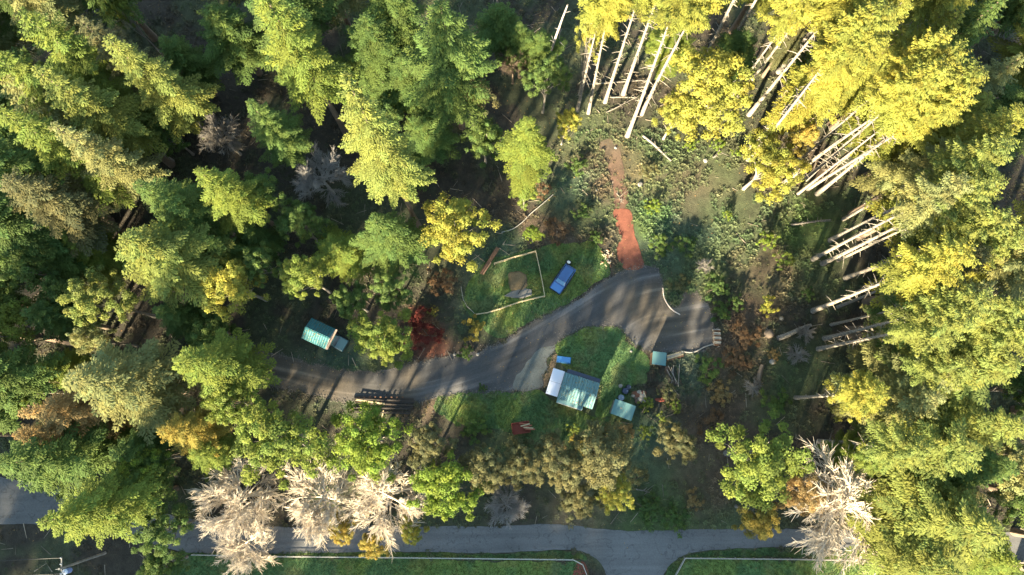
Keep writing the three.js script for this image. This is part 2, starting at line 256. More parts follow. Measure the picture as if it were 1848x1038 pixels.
// conifer crown: whorls of drooping boughs, each a spray of small flat shoots
function firCrown(seed, o) {
  const { h, start, R, n, up = 0.5, fall = 0.85, lean = 0.3 } = o, S = new Soup(), r = mulberry(seed), p = V(), d = V(), f = V(), nn = V(), side = V();
  const sect = Array.from({ length: 7 }, () => 0.6 + 0.65 * r());
  for (let i = 0; i < n; i++) {
    const tier = Math.floor(i / 6), q = Math.min(0.985, Math.pow((tier + 0.25 * r()) / (n / 6), 0.92)), y0 = h * (start + (1 - start) * q), az = i / 6 * 6.283 + tier * 0.83 + (r() - 0.5) * 0.7;
    const sa = ((az / 6.283 * 7) % 7 + 7) % 7, s0 = sect[Math.floor(sa)], s1 = sect[(Math.floor(sa) + 1) % 7], sv = s0 + (s1 - s0) * (sa % 1);
    let L = R * Math.pow(1 - q, fall) * (0.55 + 0.6 * r()) * (0.5 + 0.5 * sv) * (q < 0.1 ? 0.6 + 4 * q : 1); L = Math.max(L, 0.45);
    const pitch = -0.12 + up * q * 1.1 + (r() - 0.5) * 0.25, cx = Math.cos(az), cz = Math.sin(az), base = tone(r, 0.24), k = Math.max(3, Math.ceil(L / 0.2)), wide = 0.30 + 0.14 * r();
    side.set(-cz, 0, cx);
    for (let j = 0; j < k; j++) {
      const s = (j + 0.6 + 0.3 * r()) / k, yy = y0 + L * (s * Math.tan(pitch) - lean * s * s + 0.12 * s * s * s);
      p.set(cx * s * L, yy, cz * s * L);
      const fl = (0.14 + wide * L * (s < 0.25 ? 0.3 + 2.8 * s : 1.2 * (1 - s) + 0.08)) * (0.7 + 0.5 * r()), m = Math.max(1, Math.round(fl / 0.19));
      for (const sg of [-1, 1]) {
        f.set(cx * 0.75 + side.x * sg * 0.75, -0.1 - 0.3 * s, cz * 0.75 + side.z * sg * 0.75).normalize();
        for (let e = 0; e < m; e++) {
          const off = e / m * fl, c = 0.82 + 0.36 * r();
          d.set(f.x + (r() - 0.5) * 0.9, f.y + (r() - 0.5) * 0.5, f.z + (r() - 0.5) * 0.9).normalize();
          nn.set((r() - 0.5) * 0.9, 1, (r() - 0.5) * 0.9);
          leaf(S, { x: p.x + f.x * off + (r() - 0.5) * 0.1, y: p.y + f.y * off - 0.14 * off * off + (r() - 0.5) * 0.1, z: p.z + f.z * off + (r() - 0.5) * 0.1 }, d, nn, 0.26 + 0.18 * r(), 0.07 + 0.045 * r(), [base[0] * c, base[1] * c, base[2] * c]);
        }
      }
      if (j === k - 1) { d.set(cx, -0.2, cz).normalize(); leaf(S, p, d, nn, 0.4, 0.09, base); }
    }
  }
  return S.geo();
}
// leafy crown: uneven lobes covered with clumps of small leaves
function leafCrown(seed, o) {
  const { h, R, lobes, clumps, per, base = 0.42, size = 0.3 } = o, S = new Soup(), r = mulberry(seed), d = V(), n = V(), L = [];
  for (let i = 0; i < lobes; i++) { const a = i * 2.4 + r(), q = Math.sqrt((i + 0.3) / lobes), rr = R * (0.30 + 0.24 * r()); L.push([Math.cos(a) * q * R * 0.66, h * (base + (1 - base) * (0.25 + 0.55 * (1 - q * q) * (0.6 + 0.5 * r()) + 0.1 * r())), Math.sin(a) * q * R * 0.66, rr, (0.75 + 0.35 * r())]); }
  for (let i = 0; i < clumps; i++) {
    const b = L[i % lobes]; d.set(r() - 0.5, r() * 0.95 - 0.33, r() - 0.5).normalize();
    const out = 0.62 + 0.48 * r(), cx = b[0] + d.x * b[3] * out, cy = Math.min(h, b[1] + d.y * b[3] * b[4] * out), cz = b[2] + d.z * b[3] * out, rc = R * (0.085 + 0.1 * r()), t0 = tone(r, 0.24);
    for (let j = 0; j < per; j++) {
      n.set(r() - 0.5, r() * 1.1 - 0.35, r() - 0.5).normalize(); const q = rc * (0.45 + 0.6 * r());
      const px = cx + n.x * q, py = cy + n.y * q * 0.8, pz = cz + n.z * q;
      const ln = n.clone().addScaledVector(V(r() - 0.5, r() * 0.7, r() - 0.5), 1.1).normalize();
      d.set(r() - 0.5, r() - 0.65, r() - 0.5).addScaledVector(ln, -d.dot(ln)).normalize();
      const c = 0.8 + 0.4 * r(); leaf(S, { x: px, y: py, z: pz }, d, ln, size * (0.75 + 0.7 * r()), size * (0.3 + 0.2 * r()), [t0[0] * c, t0[1] * c, t0[2] * c]);
    }
  }
  const g = S.geo(); g.userData.lobes = L; return g;
}
function trunkGeo(seed, h, r0, bend = 0.25, sides = 8, stubs = 0, taper = 0.12) {
  const r = mulberry(seed), pts = [], rad = [], bx = (r() - 0.5) * bend, bz = (r() - 0.5) * bend, ph = r() * 6;
  for (let i = 0; i <= 9; i++) { const t = i / 9; pts.push(V(bx * Math.sin(t * 3.1 + ph) * h * 0.05 - bx * Math.sin(ph) * h * 0.05, h * t - 0.15 * (i === 0), bz * Math.sin(t * 2.3 + ph) * h * 0.05 - bz * Math.sin(ph) * h * 0.05)); rad.push(r0 * ((1 - t) * (1 - taper) + taper) * (i === 0 ? 1.35 : 1)); }
  const gs = [tube(pts, rad, sides, 0.16)];
  for (let i = 0; i < stubs; i++) { // dead branch stubs on a bare bole
    const t = 0.12 + 0.6 * r(), k = Math.min(8, Math.floor(t * 9)), f = t * 9 - k, q = pts[k].clone().lerp(pts[k + 1], f), a = r() * 6.28, l = 0.5 + 2.2 * r() * r();
    const e = q.clone().add(V(Math.cos(a) * l, -0.25 * l + 0.3 * r(), Math.sin(a) * l)); gs.push(tube([q, q.clone().lerp(e, 0.5).add(V(0, 0.08, 0)), e], [0.085, 0.06, 0.02], 4));
  }
  return gs.length > 1 ? mergeGeometries(gs) : gs[0];
}
function limbsGeo(seed, lobes, h, r0) {
  const r = mulberry(seed), gs = [];
  for (const b of lobes) { const y = h * (0.22 + 0.25 * r()), a = V(0, y, 0), e = V(b[0], b[1], b[2]), m = a.clone().lerp(e, 0.5).add(V((r() - 0.5) * 0.5, 0.4, (r() - 0.5) * 0.5)); gs.push(tube([a, m, e], [r0 * 0.45, r0 * 0.3, r0 * 0.1], 5)); }
  return mergeGeometries(gs);
}
// leafless crown: limbs that fork again and again into fine twigs
function bareGeo(seed, h, R, twig = 0.026, deep = 4) {
  const r = mulberry(seed), gs = [];
  const grow = (p, d, len, rad, lvl) => {
    const n = lvl < 3 ? 4 : 3, pts = [p.clone()], rr = [rad], j = lvl < 2 ? 0.4 : 0.22, dd = d.clone(); let q = p.clone();
    for (let i = 1; i < n; i++) { dd.add(V((r() - 0.5) * j, (r() - 0.5) * j + (lvl < 2 ? 0.08 : -0.05), (r() - 0.5) * j)).normalize(); q = q.clone().addScaledVector(dd, len / (n - 1)); pts.push(q); rr.push(Math.max(twig * 0.55, rad * (1 - 0.6 * i / (n - 1)))); }
    gs.push(tube(pts, rr, lvl < 2 ? 5 : 3));
    if (lvl >= deep) return;
    const kids = [0, 6, 7, 8][lvl] + (r() < 0.5 ? 1 : 0);
    for (let k = 0; k < kids; k++) {
      const t = 0.2 + 0.78 * (k + r()) / kids, i = Math.min(n - 2, Math.floor(t * (n - 1))), o = pts[i].clone().lerp(pts[i + 1], t * (n - 1) - i), sp = lvl === 1 ? 1.15 : 0.9;
      grow(o, dd.clone().add(V((r() - 0.5) * sp * 1.5, (r() - 0.45) * sp, (r() - 0.5) * sp * 1.5)).normalize(), len * (0.46 + 0.26 * r()), Math.max(twig, rad * 0.42), lvl + 1);
    }
  };
  const m = 12; for (let i = 0; i < m; i++) { const a = i / m * 6.283 + r() * 0.5, e = 0.1 + 1.5 * r() * r(); grow(V(0, h * (0.36 + 0.16 * r()), 0), V(Math.cos(a), e, Math.sin(a)).normalize(), R * (0.42 + 0.2 * r()), 0.12, 1); }
  return mergeGeometries(gs);
}
const PROTO = {
  F: [11, 12, 13, 14, 15, 16, 17].map((s, i) => ({ h: 30, R: 4.2, trunk: trunkGeo(s, 29, 0.42), crown: firCrown(s, { h: 30, start: 0.30 + 0.03 * i, R: 6.2, n: 132, fall: 0.70 + 0.04 * ((i * 3) % 7), lean: 0.18 + 0.045 * ((i * 5) % 7) }), bark: 'brown' })),
  P: [21, 22, 23, 24].map((s, i) => ({ h: 36, R: 3.8, trunk: trunkGeo(s, 35, 0.36, 0.5, 9, 40), crown: firCrown(s, { h: 36, start: 0.70 + 0.025 * i, R: 4.9, n: 90, fall: 0.55, lean: 0.16, up: 0.7 }), bark: 'pale' })),
  D: [31, 32, 33, 34, 35].map((s, i) => { const c = leafCrown(s, { h: 16, R: 4.6, lobes: 9 + i, clumps: 110, per: 126, size: 0.21 }); return { h: 16, R: 4.6, crown: c, trunk: trunkGeo(s, 9.5, 0.26, 0.6, 7, 0, 0.35), limbs: limbsGeo(s, c.userData.lobes, 16, 0.26), bark: 'grey' }; }),
  B: [41, 42, 43].map(s => ({ h: 15, R: 4.8, trunk: trunkGeo(s, 7.6, 0.28, 0.6, 7, 0, 0.5), crown: bareGeo(s, 15, 5.4), bark: 'rose' })),
  S: [51, 52, 53, 54].map(s => { const c = leafCrown(s, { h: 2.2, R: 1.6, lobes: 6, clumps: 34, per: 46, base: 0.1, size: 0.15 }); return { h: 2.2, R: 1.6, crown: c, limbs: limbsGeo(s, c.userData.lobes, 2.2, 0.09), bark: 'brown' }; }),
  T: [61, 62].map(s => ({ h: 3, R: 1.6, crown: bareGeo(s, 2.4, 1.9, 0.012, 3), bark: 'grey' })),
};
const NAMES = { F: ['conifer_tree', 'tree'], P: ['tall_conifer_tree', 'tree'], D: ['broadleaf_tree', 'tree'], B: ['bare_tree', 'tree'], S: ['shrub', 'shrub'], T: ['bare_shrub', 'shrub'] };
const stems = [];
let treeNo = 0;
// kind, photo place (F: its tip, P: its foot, the rest: middle of the crown), height and crown radius in metres, colour, label
function tree(kind, px, py, h, R, col, label, group, pos, barkKind) {
  const k = treeNo++, set = PROTO[kind], pr = set[(k * 7 + (k >> 2)) % set.length], sy = h / pr.h, sr = R / pr.R;
  if (!pos) { const b = kind === 'F' ? at(px, py, h) : kind === 'P' ? at(px, py, 0) : at(px, py, h * (kind === 'S' || kind === 'T' ? 0.5 : kind === 'B' ? 0.72 : 0.66)); pos = V(b.x, 0, b.z); }
  const t = thing(NAMES[kind][0], label, NAMES[kind][1], pos, hash(k, 77) * 6.283, group), bark = BARK[barkKind || pr.bark];
  const lean = V((hash(k, 3) - 0.5) * 0.06, 0, (hash(k, 4) - 0.5) * 0.06);
  if (kind !== 'S' && kind !== 'T') { t.rotation.x = lean.x; t.rotation.z = lean.z; }
  t.scale.set(sr, sy, sr);
  if (pr.trunk) mesh('trunk', pr.trunk, bark, t);
  if (pr.limbs) mesh(kind === 'S' ? 'stems' : 'limbs', pr.limbs, bark, t);
  mesh(kind === 'B' || kind === 'T' ? 'branches' : kind === 'S' ? 'foliage' : 'crown', pr.crown, kind === 'B' || kind === 'T' ? bark : FOL[col], t);
  stems.push([pos.x, pos.z, R]);
  return t;
}
const TREES = [
  // left-hand forest, top
  ['F', 38, 18, 30, 4.6, 'yg', 'yellow-green conifer whose tip nearly touches the top left corner of the picture'],
  ['F', -14, 95, 28, 4.6, 'yg', 'bright green conifer cut by the left edge, just below the top left corner'],
  ['D', 214, 18, 17, 2.0, 'yg', 'small round yellow-green treetop at the top edge above the blue-green conifer'],
  ['F', 128, 44, 27, 3.2, 'ol', 'brownish olive conifer between the top left corner and the blue-green conifer'],
  ['F', 186, 62, 28, 4.3, 'soft', 'pale green conifer with bluish shaded right side, under the small round treetop'],
  ['F', 52, 112, 30, 4.3, 'soft', 'pale yellow-green conifer pointing left, below the brownish olive conifer'],
  ['D', 222, 224, 20, 3.4, 'yg', 'bright yellow-green leafy treetop at the right end of the pale left-pointing conifer'],
  ['F', -8, 205, 30, 4.9, 'yg', 'large yellow-green conifer at the left edge, above the black gap'],
  ['F', 92, 226, 28, 4.0, 'pale', 'pale feathery conifer just right of the large one at the left edge'],
  ['F', 462, -34, 36, 4.5, 'yg', 'tall bright yellow-green conifer at the top edge, left of the dark gap'],
  ['D', 556, 122, 20, 4.4, 'mg', 'dark blue-green leafy crown under the tall bright conifer at the top edge'],
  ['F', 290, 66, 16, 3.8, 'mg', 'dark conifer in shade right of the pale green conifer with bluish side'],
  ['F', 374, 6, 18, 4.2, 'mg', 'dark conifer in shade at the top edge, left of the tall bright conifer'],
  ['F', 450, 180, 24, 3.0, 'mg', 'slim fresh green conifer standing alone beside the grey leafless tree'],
  ['B', 376, 224, 15, 3.3, 0, 'leafless tangled tree with pale crooked limbs, left of the slim green conifer', 'grey'],
  ['B', 566, 306, 14, 4.4, 0, 'grey leafless tree with fine fanned twigs, left of the tallest pale conifer', 'ash'],
  ['F', 246, 316, 26, 3.7, 'mg', 'green conifer with a lit left flank, above the big fan-shaped crown'],
  ['F', 362, 302, 25, 3.6, 'yg', 'bright yellow-green conifer in the middle of the left forest, below the tangled leafless tree'],
  ['F', 628, 158, 43, 3.7, 'soft', 'tallest conifer of all, long pale yellow-green column left of the dark gap'],
  ['D', 300, 240, 12, 3.2, 'mg', 'dark blue-green leafy crown in shade below the left-pointing conifer'],
  ['D', 478, 356, 14, 3.6, 'mg', 'dull blue-green leafy crown below the slim fresh green conifer'],
  ['D', 545, 412, 13, 3.6, 'mg', 'green leafy crown in half shade left of the tallest conifer\'s foot'],
  // left-hand forest, middle
  ['F', 2, 318, 26, 4.2, 'ol', 'olive conifer with tan tips at the left edge, above the black gap'],
  ['F', 26, 424, 17, 4.2, 'mg', 'dark blue-green conifer at the left edge, below the black gap'],
  ['D', 62, 492, 18, 4.4, 'mg', 'green leafy crown left of the pale lumpy crown, near the left edge'],
  ['F', 214, 436, 25, 5.0, 'soft', 'big pale fan-shaped conifer crown in the middle of the left forest'],
  ['D', 120, 540, 16, 3.6, 'mg', 'green leafy crown between the left edge and the pale lumpy crown'],
  ['D', 190, 548, 18, 4.0, 'soft', 'pale lumpy crown directly below the big fan-shaped one'],
  ['D', 424, 516, 17, 4.5, 'y', 'rounded bright yellow crown left of the pale green one by the carport'],
  ['D', 476, 478, 15, 3.0, 'mg', 'bluish green crown overlapping the top right of the rounded yellow crown'],
  ['D', 556, 502, 16, 3.5, 'yg', 'rounded pale green-yellow crown just above the carport'],
  ['D', 384, 600, 11, 4.0, 'mg', 'dark low crown in shade below the rounded yellow crown'],
  ['D', 26, 598, 18, 4.4, 'yg', 'wide yellow-green crown at the left edge, above the plank'],
  ['D', 176, 612, 14, 2.6, 'pale', 'small cream-tinted crown right of the plank'],
  ['F', 122, 690, 25, 5.6, 'pale', 'wide soft pale green conifer below the small cream-tinted crown'],
  ['F', 312, 642, 25, 4.4, 'yg', 'yellow-green conifer pointing left, at the lower edge of the shaded drive'],
  ['D', 505, 792, 18, 5.8, 'yg', 'large green dome south of the shaded drive, above the leafless trees'],
  ['D', 415, 735, 17, 3.6, 'yg', 'yellow lit crown joining the left-pointing conifer and the large green dome'],
  // left bottom
  ['D', 18, 704, 16, 3.6, 'yg', 'yellow-green crown at the left edge, below the plank'],
  ['F', 40, 730, 24, 3.6, 'tan', 'tan-tipped conifer near the left edge, upper of the two'],
  ['F', 16, 794, 21, 2.9, 'tan', 'tan-tipped conifer near the left edge, lower of the two'],
  ['F', 286, 782, 19, 2.8, 'gold', 'small golden star-shaped conifer amid green crowns, lower left'],
  ['D', 262, 832, 14, 3.1, 'lime', 'vivid green lumpy crown just below the golden star-shaped conifer'],
  ['F', -6, 834, 24, 4.4, 'mg', 'dark green conifer above the left end of the road'],
  ['D', 108, 850, 14, 3.8, 'mg', 'mid green crown right of the dark conifer above the road\'s left end'],
  ['F', 70, 940, 27, 4.0, 'yg', 'bright yellow-green conifer lying across the road, tip pointing left'],
  ['D', 248, 884, 12, 3.6, 'mg', 'misty blue-green crown right of the conifer that points across the road'],
  ['D', 300, 958, 12, 3.8, 'mg', 'misty blue-green crown below the leafless trees\' left end'],
  ['D', 292, 1026, 10, 3.2, 'mg', 'green crown cut by the bottom edge, left of the mown lawn'],
  ['B', 410, 905, 15, 5.7, 0, 'leafless pinkish tree, leftmost of the row beside the road'],
  ['B', 432, 986, 9, 4.4, 0, 'small leafless pinkish tree overhanging the roadside fence'],
  ['B', 566, 906, 16, 5.9, 0, 'broad leafless pale tree, second of the row beside the road'],
  ['B', 690, 905, 15, 6.0, 0, 'leafless cream tree with thick lit limbs, third of the row beside the road'],
  ['D', 660, 800, 15, 5.4, 'lime', 'bright green crown above the leafless cream tree'],
  ['D', 616, 952, 8, 2.3, 'gold', 'small golden crown by the road between two leafless trees'],
  ['D', 676, 984, 7, 2.3, 'gold', 'small golden crown leaning over the road below the leafless cream tree'],
  ['D', 744, 956, 9, 2.0, 'y', 'small yellow crown by the road, right of the leafless cream tree'],
  ['D', 804, 886, 17, 4.8, 'lime', 'large bright green crown overhanging the road at its lower edge'],
  ['D', 782, 806, 15, 3.2, 'ol', 'tan-flecked olive crown above the bright green one by the road'],
  ['D', 868, 846, 14, 3.4, 'ol', 'dull olive crown above the white-limbed fallen crown'],
  ['B', 914, 914, 9, 3.1, 0, 'small grey-white leafless tree with curved limbs at the road edge', 'ash'],
  ['D', 1084, 826, 14, 4.5, 'ol', 'large tan-olive crown south of the cabin, largest of its cluster'],
  ['D', 1106, 890, 11, 2.7, 'y', 'yellow lower crown below the large tan-olive one by the road'],
  ['D', 1008, 832, 13, 3.8, 'ol', 'grey-olive crown left of the large tan-olive one'],
  ['D', 944, 842, 12, 3.2, 'ol', 'grey-olive crown above the small grey-white leafless tree'],
  ['D', 1218, 792, 10, 3.0, 'ol', 'grey olive small tree right of the large tan-olive one'],
  ['D', 1046, 902, 8, 3.0, 'ol', 'low olive crown beside the tan roadside bank'],
  ['D', 1360, 828, 16, 6.2, 'yg', 'broad solitary green crown between the brown clearing and the road'],
  ['D', 1366, 930, 12, 3.3, 'gold', 'golden crown overhanging the road below the broad solitary green crown'],
  ['B', 1566, 916, 17, 9.2, 0, 'brilliant white leafless tree by the road at lower right'],
  ['D', 1446, 884, 12, 3.6, 'tan', 'tan dry-leaved crown left of the brilliant white leafless tree'],
  // top middle
  ['F', 792, -16, 33, 5.0, 'mg', 'classic dark green fir with drooping boughs, top middle of the picture'],
  ['D', 848, 172, 18, 3.7, 'ol', 'grey-green crown with pale limbs, below the classic dark fir'],
  ['D', 872, 256, 12, 3.4, 'mg', 'dark bluish crown below the grey-green crown with pale limbs'],
  ['F', 955, 218, 22, 3.6, 'yg', 'yellow-green conifer with a pale visible trunk, north of the fenced plot', 'pale'],
  ['D', 1020, 224, 11, 2.2, 'y', 'small soft yellow tree at the left foot of the white trunks'],
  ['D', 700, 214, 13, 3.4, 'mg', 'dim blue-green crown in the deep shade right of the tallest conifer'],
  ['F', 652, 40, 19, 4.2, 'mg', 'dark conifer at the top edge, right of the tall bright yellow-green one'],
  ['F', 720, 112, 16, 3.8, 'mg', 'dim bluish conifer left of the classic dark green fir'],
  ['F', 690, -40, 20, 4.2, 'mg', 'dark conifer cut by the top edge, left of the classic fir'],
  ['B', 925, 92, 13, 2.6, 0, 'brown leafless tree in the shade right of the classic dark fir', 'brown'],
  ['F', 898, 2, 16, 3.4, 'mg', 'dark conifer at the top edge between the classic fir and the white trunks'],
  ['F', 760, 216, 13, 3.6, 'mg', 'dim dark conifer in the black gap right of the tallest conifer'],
  ['D', 985, 150, 14, 3.4, 'mg', 'dark green crown behind the two leaning dead trunks'],
  ['D', 818, 424, 14, 5.5, 'y', 'big rounded yellow-green crown beside the fenced plot'],
  ['D', 694, 612, 13, 4.5, 'yg', 'bright rounded crown beside the driveway, right of the carport'],
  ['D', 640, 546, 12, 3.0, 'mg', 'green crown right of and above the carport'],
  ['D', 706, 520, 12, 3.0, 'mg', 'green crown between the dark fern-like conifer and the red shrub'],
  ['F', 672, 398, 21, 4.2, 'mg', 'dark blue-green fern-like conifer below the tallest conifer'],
  ['D', 946, 352, 9, 2.1, 'yg', 'slender yellow-green crown left of the brown shrub, north of the plot'],
  ['D', 962, 426, 5, 1.5, 'lime', 'small lime green tree at the plot fence\'s top corner'],
  // right-hand forest
  ['D', 1066, 70, 24, 2.2, 'y', 'narrow yellow crown beside the leftmost white trunks'],
  ['D', 1284, 162, 19, 6.6, 'y', 'large brilliant yellow crown in front of the white trunks'],
  ['D', 1222, 206, 13, 3.4, 'y', 'lower left yellow crown hugging the large brilliant yellow one'],
  ['D', 1384, 300, 14, 5.0, 'y', 'brilliant yellow crown pointing down left, above the brown clearing'],
  ['D', 1440, 246, 15, 2.8, 'gold', 'golden crown between the middle white trunks'],
  ['F', 1742, 20, 30, 3.6, 'y', 'vivid yellow conifer with lobed boughs, near the top right corner'],
  ['F', 1812, -10, 30, 4.4, 'mg', 'deep teal conifer in shade in the top right corner'],
  ['F', 1846, 100, 28, 3.6, 'pale', 'cream-tipped conifer at the right edge below the teal one'],
  ['F', 1790, 168, 27, 4.2, 'ly', 'yellow-green conifer with spread boughs left of the cream-tipped one'],
  ['F', 1858, 212, 29, 4.6, 'ly', 'yellow-green conifer at the right edge, above the black gap'],
  ['F', 1640, 40, 27, 4.0, 'ly', 'olive yellow conifer left of the vivid yellow lobed one'],
  ['F', 1690, 160, 26, 4.2, 'ly', 'yellow-green conifer right of the white trunks, under the vivid yellow one'],
  ['F', 1560, 60, 28, 4.0, 'y', 'yellow conifer near the top edge, right of the white trunks'],
  ['F', 1750, 262, 26, 3.8, 'pale', 'pale conifer left of the black gap near the right edge'],
  ['F', 1772, 320, 26, 4.0, 'ly', 'sharp-fringed yellow-green conifer beside the brown bank at right'],
  ['D', 1650, 484, 18, 2.5, 'soft', 'yellow-green drooping crown over the fallen white trunks'],
  ['F', 1806, 470, 27, 4.8, 'y', 'vivid yellow conifer at the right edge, level with the driveway'],
  ['F', 1730, 548, 24, 3.8, 'pale', 'pale lumpy conifer right of the lower white trunks'],
  ['F', 1752, 560, 25, 4.2, 'mg', 'green shaded conifer between the vivid yellow and pale lumpy ones'],
  ['F', 1860, 560, 28, 4.4, 'mg', 'green conifer cut by the right edge, below the vivid yellow one'],
  ['F', 1832, 650, 28, 5.2, 'soft', 'large yellow-green conifer at the right edge, lower third'],
  ['F', 1722, 668, 24, 4.4, 'pale', 'pale straw-fringed conifer below the lower white trunks'],
  ['D', 1540, 712, 15, 3.4, 'y', 'yellow crown at the left tip of the right-hand forest'],
  ['F', 1700, 726, 23, 4.0, 'pale', 'pale feathery conifer right of the broad solitary green crown'],
  ['F', 1770, 812, 25, 5.2, 'soft', 'yellow-green conifer above the dark gap at lower right'],
  ['F', 1862, 760, 26, 4.6, 'soft', 'yellow-green conifer at the right edge, above the dark gap'],
  ['F', 1830, 850, 22, 4.6, 'mg', 'dark green shaded conifer at the right edge, lower corner'],
  ['F', 1800, 930, 23, 4.6, 'soft', 'feathery yellow-green conifer right of the brilliant white leafless tree'],
  ['F', 1812, 970, 26, 5.8, 'soft', 'wide yellow-green conifer filling the lower right corner'],
  ['F', 1740, 1040, 22, 4.6, 'soft', 'yellow-green conifer cut by the bottom edge, right of the fence'],
  ['F', 1838, 1016, 17, 4.4, 'yg', 'small yellow-green conifer in the very corner at lower right'],
  ['D', 1776, 1010, 10, 3.6, 'yg', 'low green crown between the lower right conifers and the bottom edge'],
  ['D', 1832, 704, 13, 3.6, 'mg', 'green leafy crown at the right edge among the lower conifers'],
  ['D', 1838, 900, 13, 3.6, 'mg', 'green leafy crown at the right edge above the corner conifers'],
];
for (const [k, x, y, h, R, c, l, b] of TREES) tree(k, x, y, h, R, c, l, null, null, b);
// tall conifers with bare white boles: foot in the photo, height, crown radius, colour, how to find it
const BOLES = [
  [1042, 200, 33, 2.8, 'y', 'leftmost of the white-trunked conifers at the upper edge'], [1062, 204, 34, 2.8, 'y', 'second from left of the white-trunked conifers at the upper edge'], [1092, 184, 36, 3.2, 'ly', 'third from left of the white-trunked conifers at the upper edge'],
  [1124, 172, 37, 3.4, 'y', 'fourth from left of the white-trunked conifers at the upper edge'], [1132, 246, 38, 3.6, 'ly', 'white-trunked conifer whose foot reaches furthest down, left of the brilliant yellow crown'], [1158, 206, 37, 3.4, 'y', 'white-trunked conifer close behind the one whose foot reaches furthest down'],
  [1260, 130, 38, 3.6, 'ly', 'white-trunked conifer rising behind the large brilliant yellow crown'], [1300, 112, 37, 3.4, 'y', 'white-trunked conifer showing a short bole above the brilliant yellow crown'],
  [1352, 207, 37, 3.6, 'y', 'conifer with a half dark, half white bole right of the brilliant yellow crown'], [1353, 268, 37, 3.6, 'ly', 'upper of two close white boles above the yellow down-pointing crown'], [1350, 288, 36, 3.4, 'y', 'lower of two close white boles above the yellow down-pointing crown'],
  [1416, 330, 36, 3.8, 'y', 'long white bole beside the yellow down-pointing crown'], [1453, 324, 35, 3.4, 'ly', 'double white bole in the middle of the right-hand stand, its upper half'], [1458, 341, 34, 3.2, 'y', 'short white bole just below the double one in the right-hand stand'],
  [1475, 350, 35, 3.6, 'ly', 'white bole with hanging dead boughs in the right-hand stand'], [1498, 434, 35, 3.6, 'soft', 'uppermost of three close parallel boles over the mossy ground'], [1467, 468, 34, 3.4, 'pale', 'longest of three close parallel boles over the mossy ground'],
  [1484, 476, 34, 3.6, 'soft', 'lowest of three close parallel boles over the mossy ground'], [1526, 502, 33, 3.6, 'soft', 'bole standing in the dark hollow under the drooping crown'], [1467, 561, 34, 3.8, 'y', 'long banded white bole level with the driveway pad'],
  [1512, 554, 30, 2.6, 'ol', 'thin bole just below the long banded white one'], [1585, 549, 33, 3.8, 'pale', 'bole half hidden by straw-coloured twigs right of the banded one'], [1488, 611, 33, 3.6, 'soft', 'thick pale bole, upper of the two lowest in the stand'],
  [1477, 630, 32, 3.4, 'soft', 'pale bole, lower of the two lowest in the stand'], [1566, 648, 31, 3.4, 'soft', 'thin bole crossing the straw-fringed conifer'], [1436, 718, 22, 3.0, 'y', 'short grey bole at the left tip of the right-hand forest'],
  [1478, 797, 24, 3.4, 'soft', 'short white bole right of the broad solitary green crown'], [1524, 690, 26, 3.4, 'soft', 'short white bole under the yellow crown at the forest\'s left tip'], [1405, 130, 38, 3.8, 'y', 'white-trunked conifer high in the right-hand stand near the top edge'],
  [1290, 216, 36, 2.6, 'y', 'white bole half hidden by the right side of the brilliant yellow crown'], [1330, 178, 37, 2.8, 'ly', 'slim white bole left of the half dark, half white one'], [1388, 238, 36, 2.6, 'ly', 'slim white bole right of the half dark, half white one'], [1432, 296, 36, 2.8, 'y', 'slim white bole left of the double one'],
  [1440, 350, 34, 2.4, 'ly', 'thinnest white bole left of the one with hanging dead boughs'], [1512, 470, 33, 2.6, 'soft', 'thin bole between the three parallel ones and the dark hollow'], [1500, 586, 32, 2.4, 'pale', 'thin bole between the banded one and the lowest pair'], [1545, 528, 32, 2.6, 'soft', 'thin bole rising from the dark hollow\'s lower rim'],
  [1548, 606, 32, 2.6, 'soft', 'thin pale bole right of the lowest pair'], [1522, 396, 35, 2.8, 'ly', 'bole standing alone above the three parallel ones'], [1412, 176, 37, 2.8, 'y', 'slim white bole high in the stand above the golden crown'],
  [1480, 190, 37, 3.8, 'ly', 'white-trunked conifer behind the golden crown in the right-hand stand'], [1545, 160, 35, 3.6, 'ly', 'broken-looking white bole right of the golden crown'],
];
for (const [x, y, h, R, c, l] of BOLES) tree('P', x, y, h, R * 0.88, c, l);
// forest that fills the shade between the named trees
const FILL = [
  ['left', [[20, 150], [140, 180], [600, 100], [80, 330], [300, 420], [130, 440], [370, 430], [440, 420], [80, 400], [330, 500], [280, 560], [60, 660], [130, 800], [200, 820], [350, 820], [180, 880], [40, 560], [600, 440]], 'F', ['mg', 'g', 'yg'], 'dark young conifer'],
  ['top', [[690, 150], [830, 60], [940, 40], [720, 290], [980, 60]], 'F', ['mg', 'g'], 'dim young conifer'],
  ['right', [[1230, 40], [1350, 60], [1450, 40], [1500, 110], [1600, 130], [1800, 380], [1740, 480], [1780, 520], [1720, 720], [1600, 830], [1690, 850], [1780, 900], [1560, 30], [1680, 80]], 'F', ['yg', 'g', 'ol'], 'half hidden young conifer'],
];
const nick = l => l.split(/,| whose | that | with | above | below | beside | under | just /)[0].replace(/ of all$/, '').split(' ').slice(0, 8).join(' '), said = new Set();
function near(x, y, lead) { // how to find a spot from the nearest named tree
  const order = TREES.map(q => [(q[1] - x) ** 2 + (q[2] - y) ** 2, q]).filter(q => q[0] > 120).sort((a, b) => a[0] - b[0]);
  for (const [, r] of order) {
    const dx = x - r[1], dy = y - r[2], s = lead + ' ' + (Math.abs(dx) > Math.abs(dy) ? (dx > 0 ? 'right of the ' : 'left of the ') : (dy > 0 ? 'below the ' : 'above the ')) + nick(r[6]);
    if (!said.has(s)) { said.add(s); return s; }
  }
}
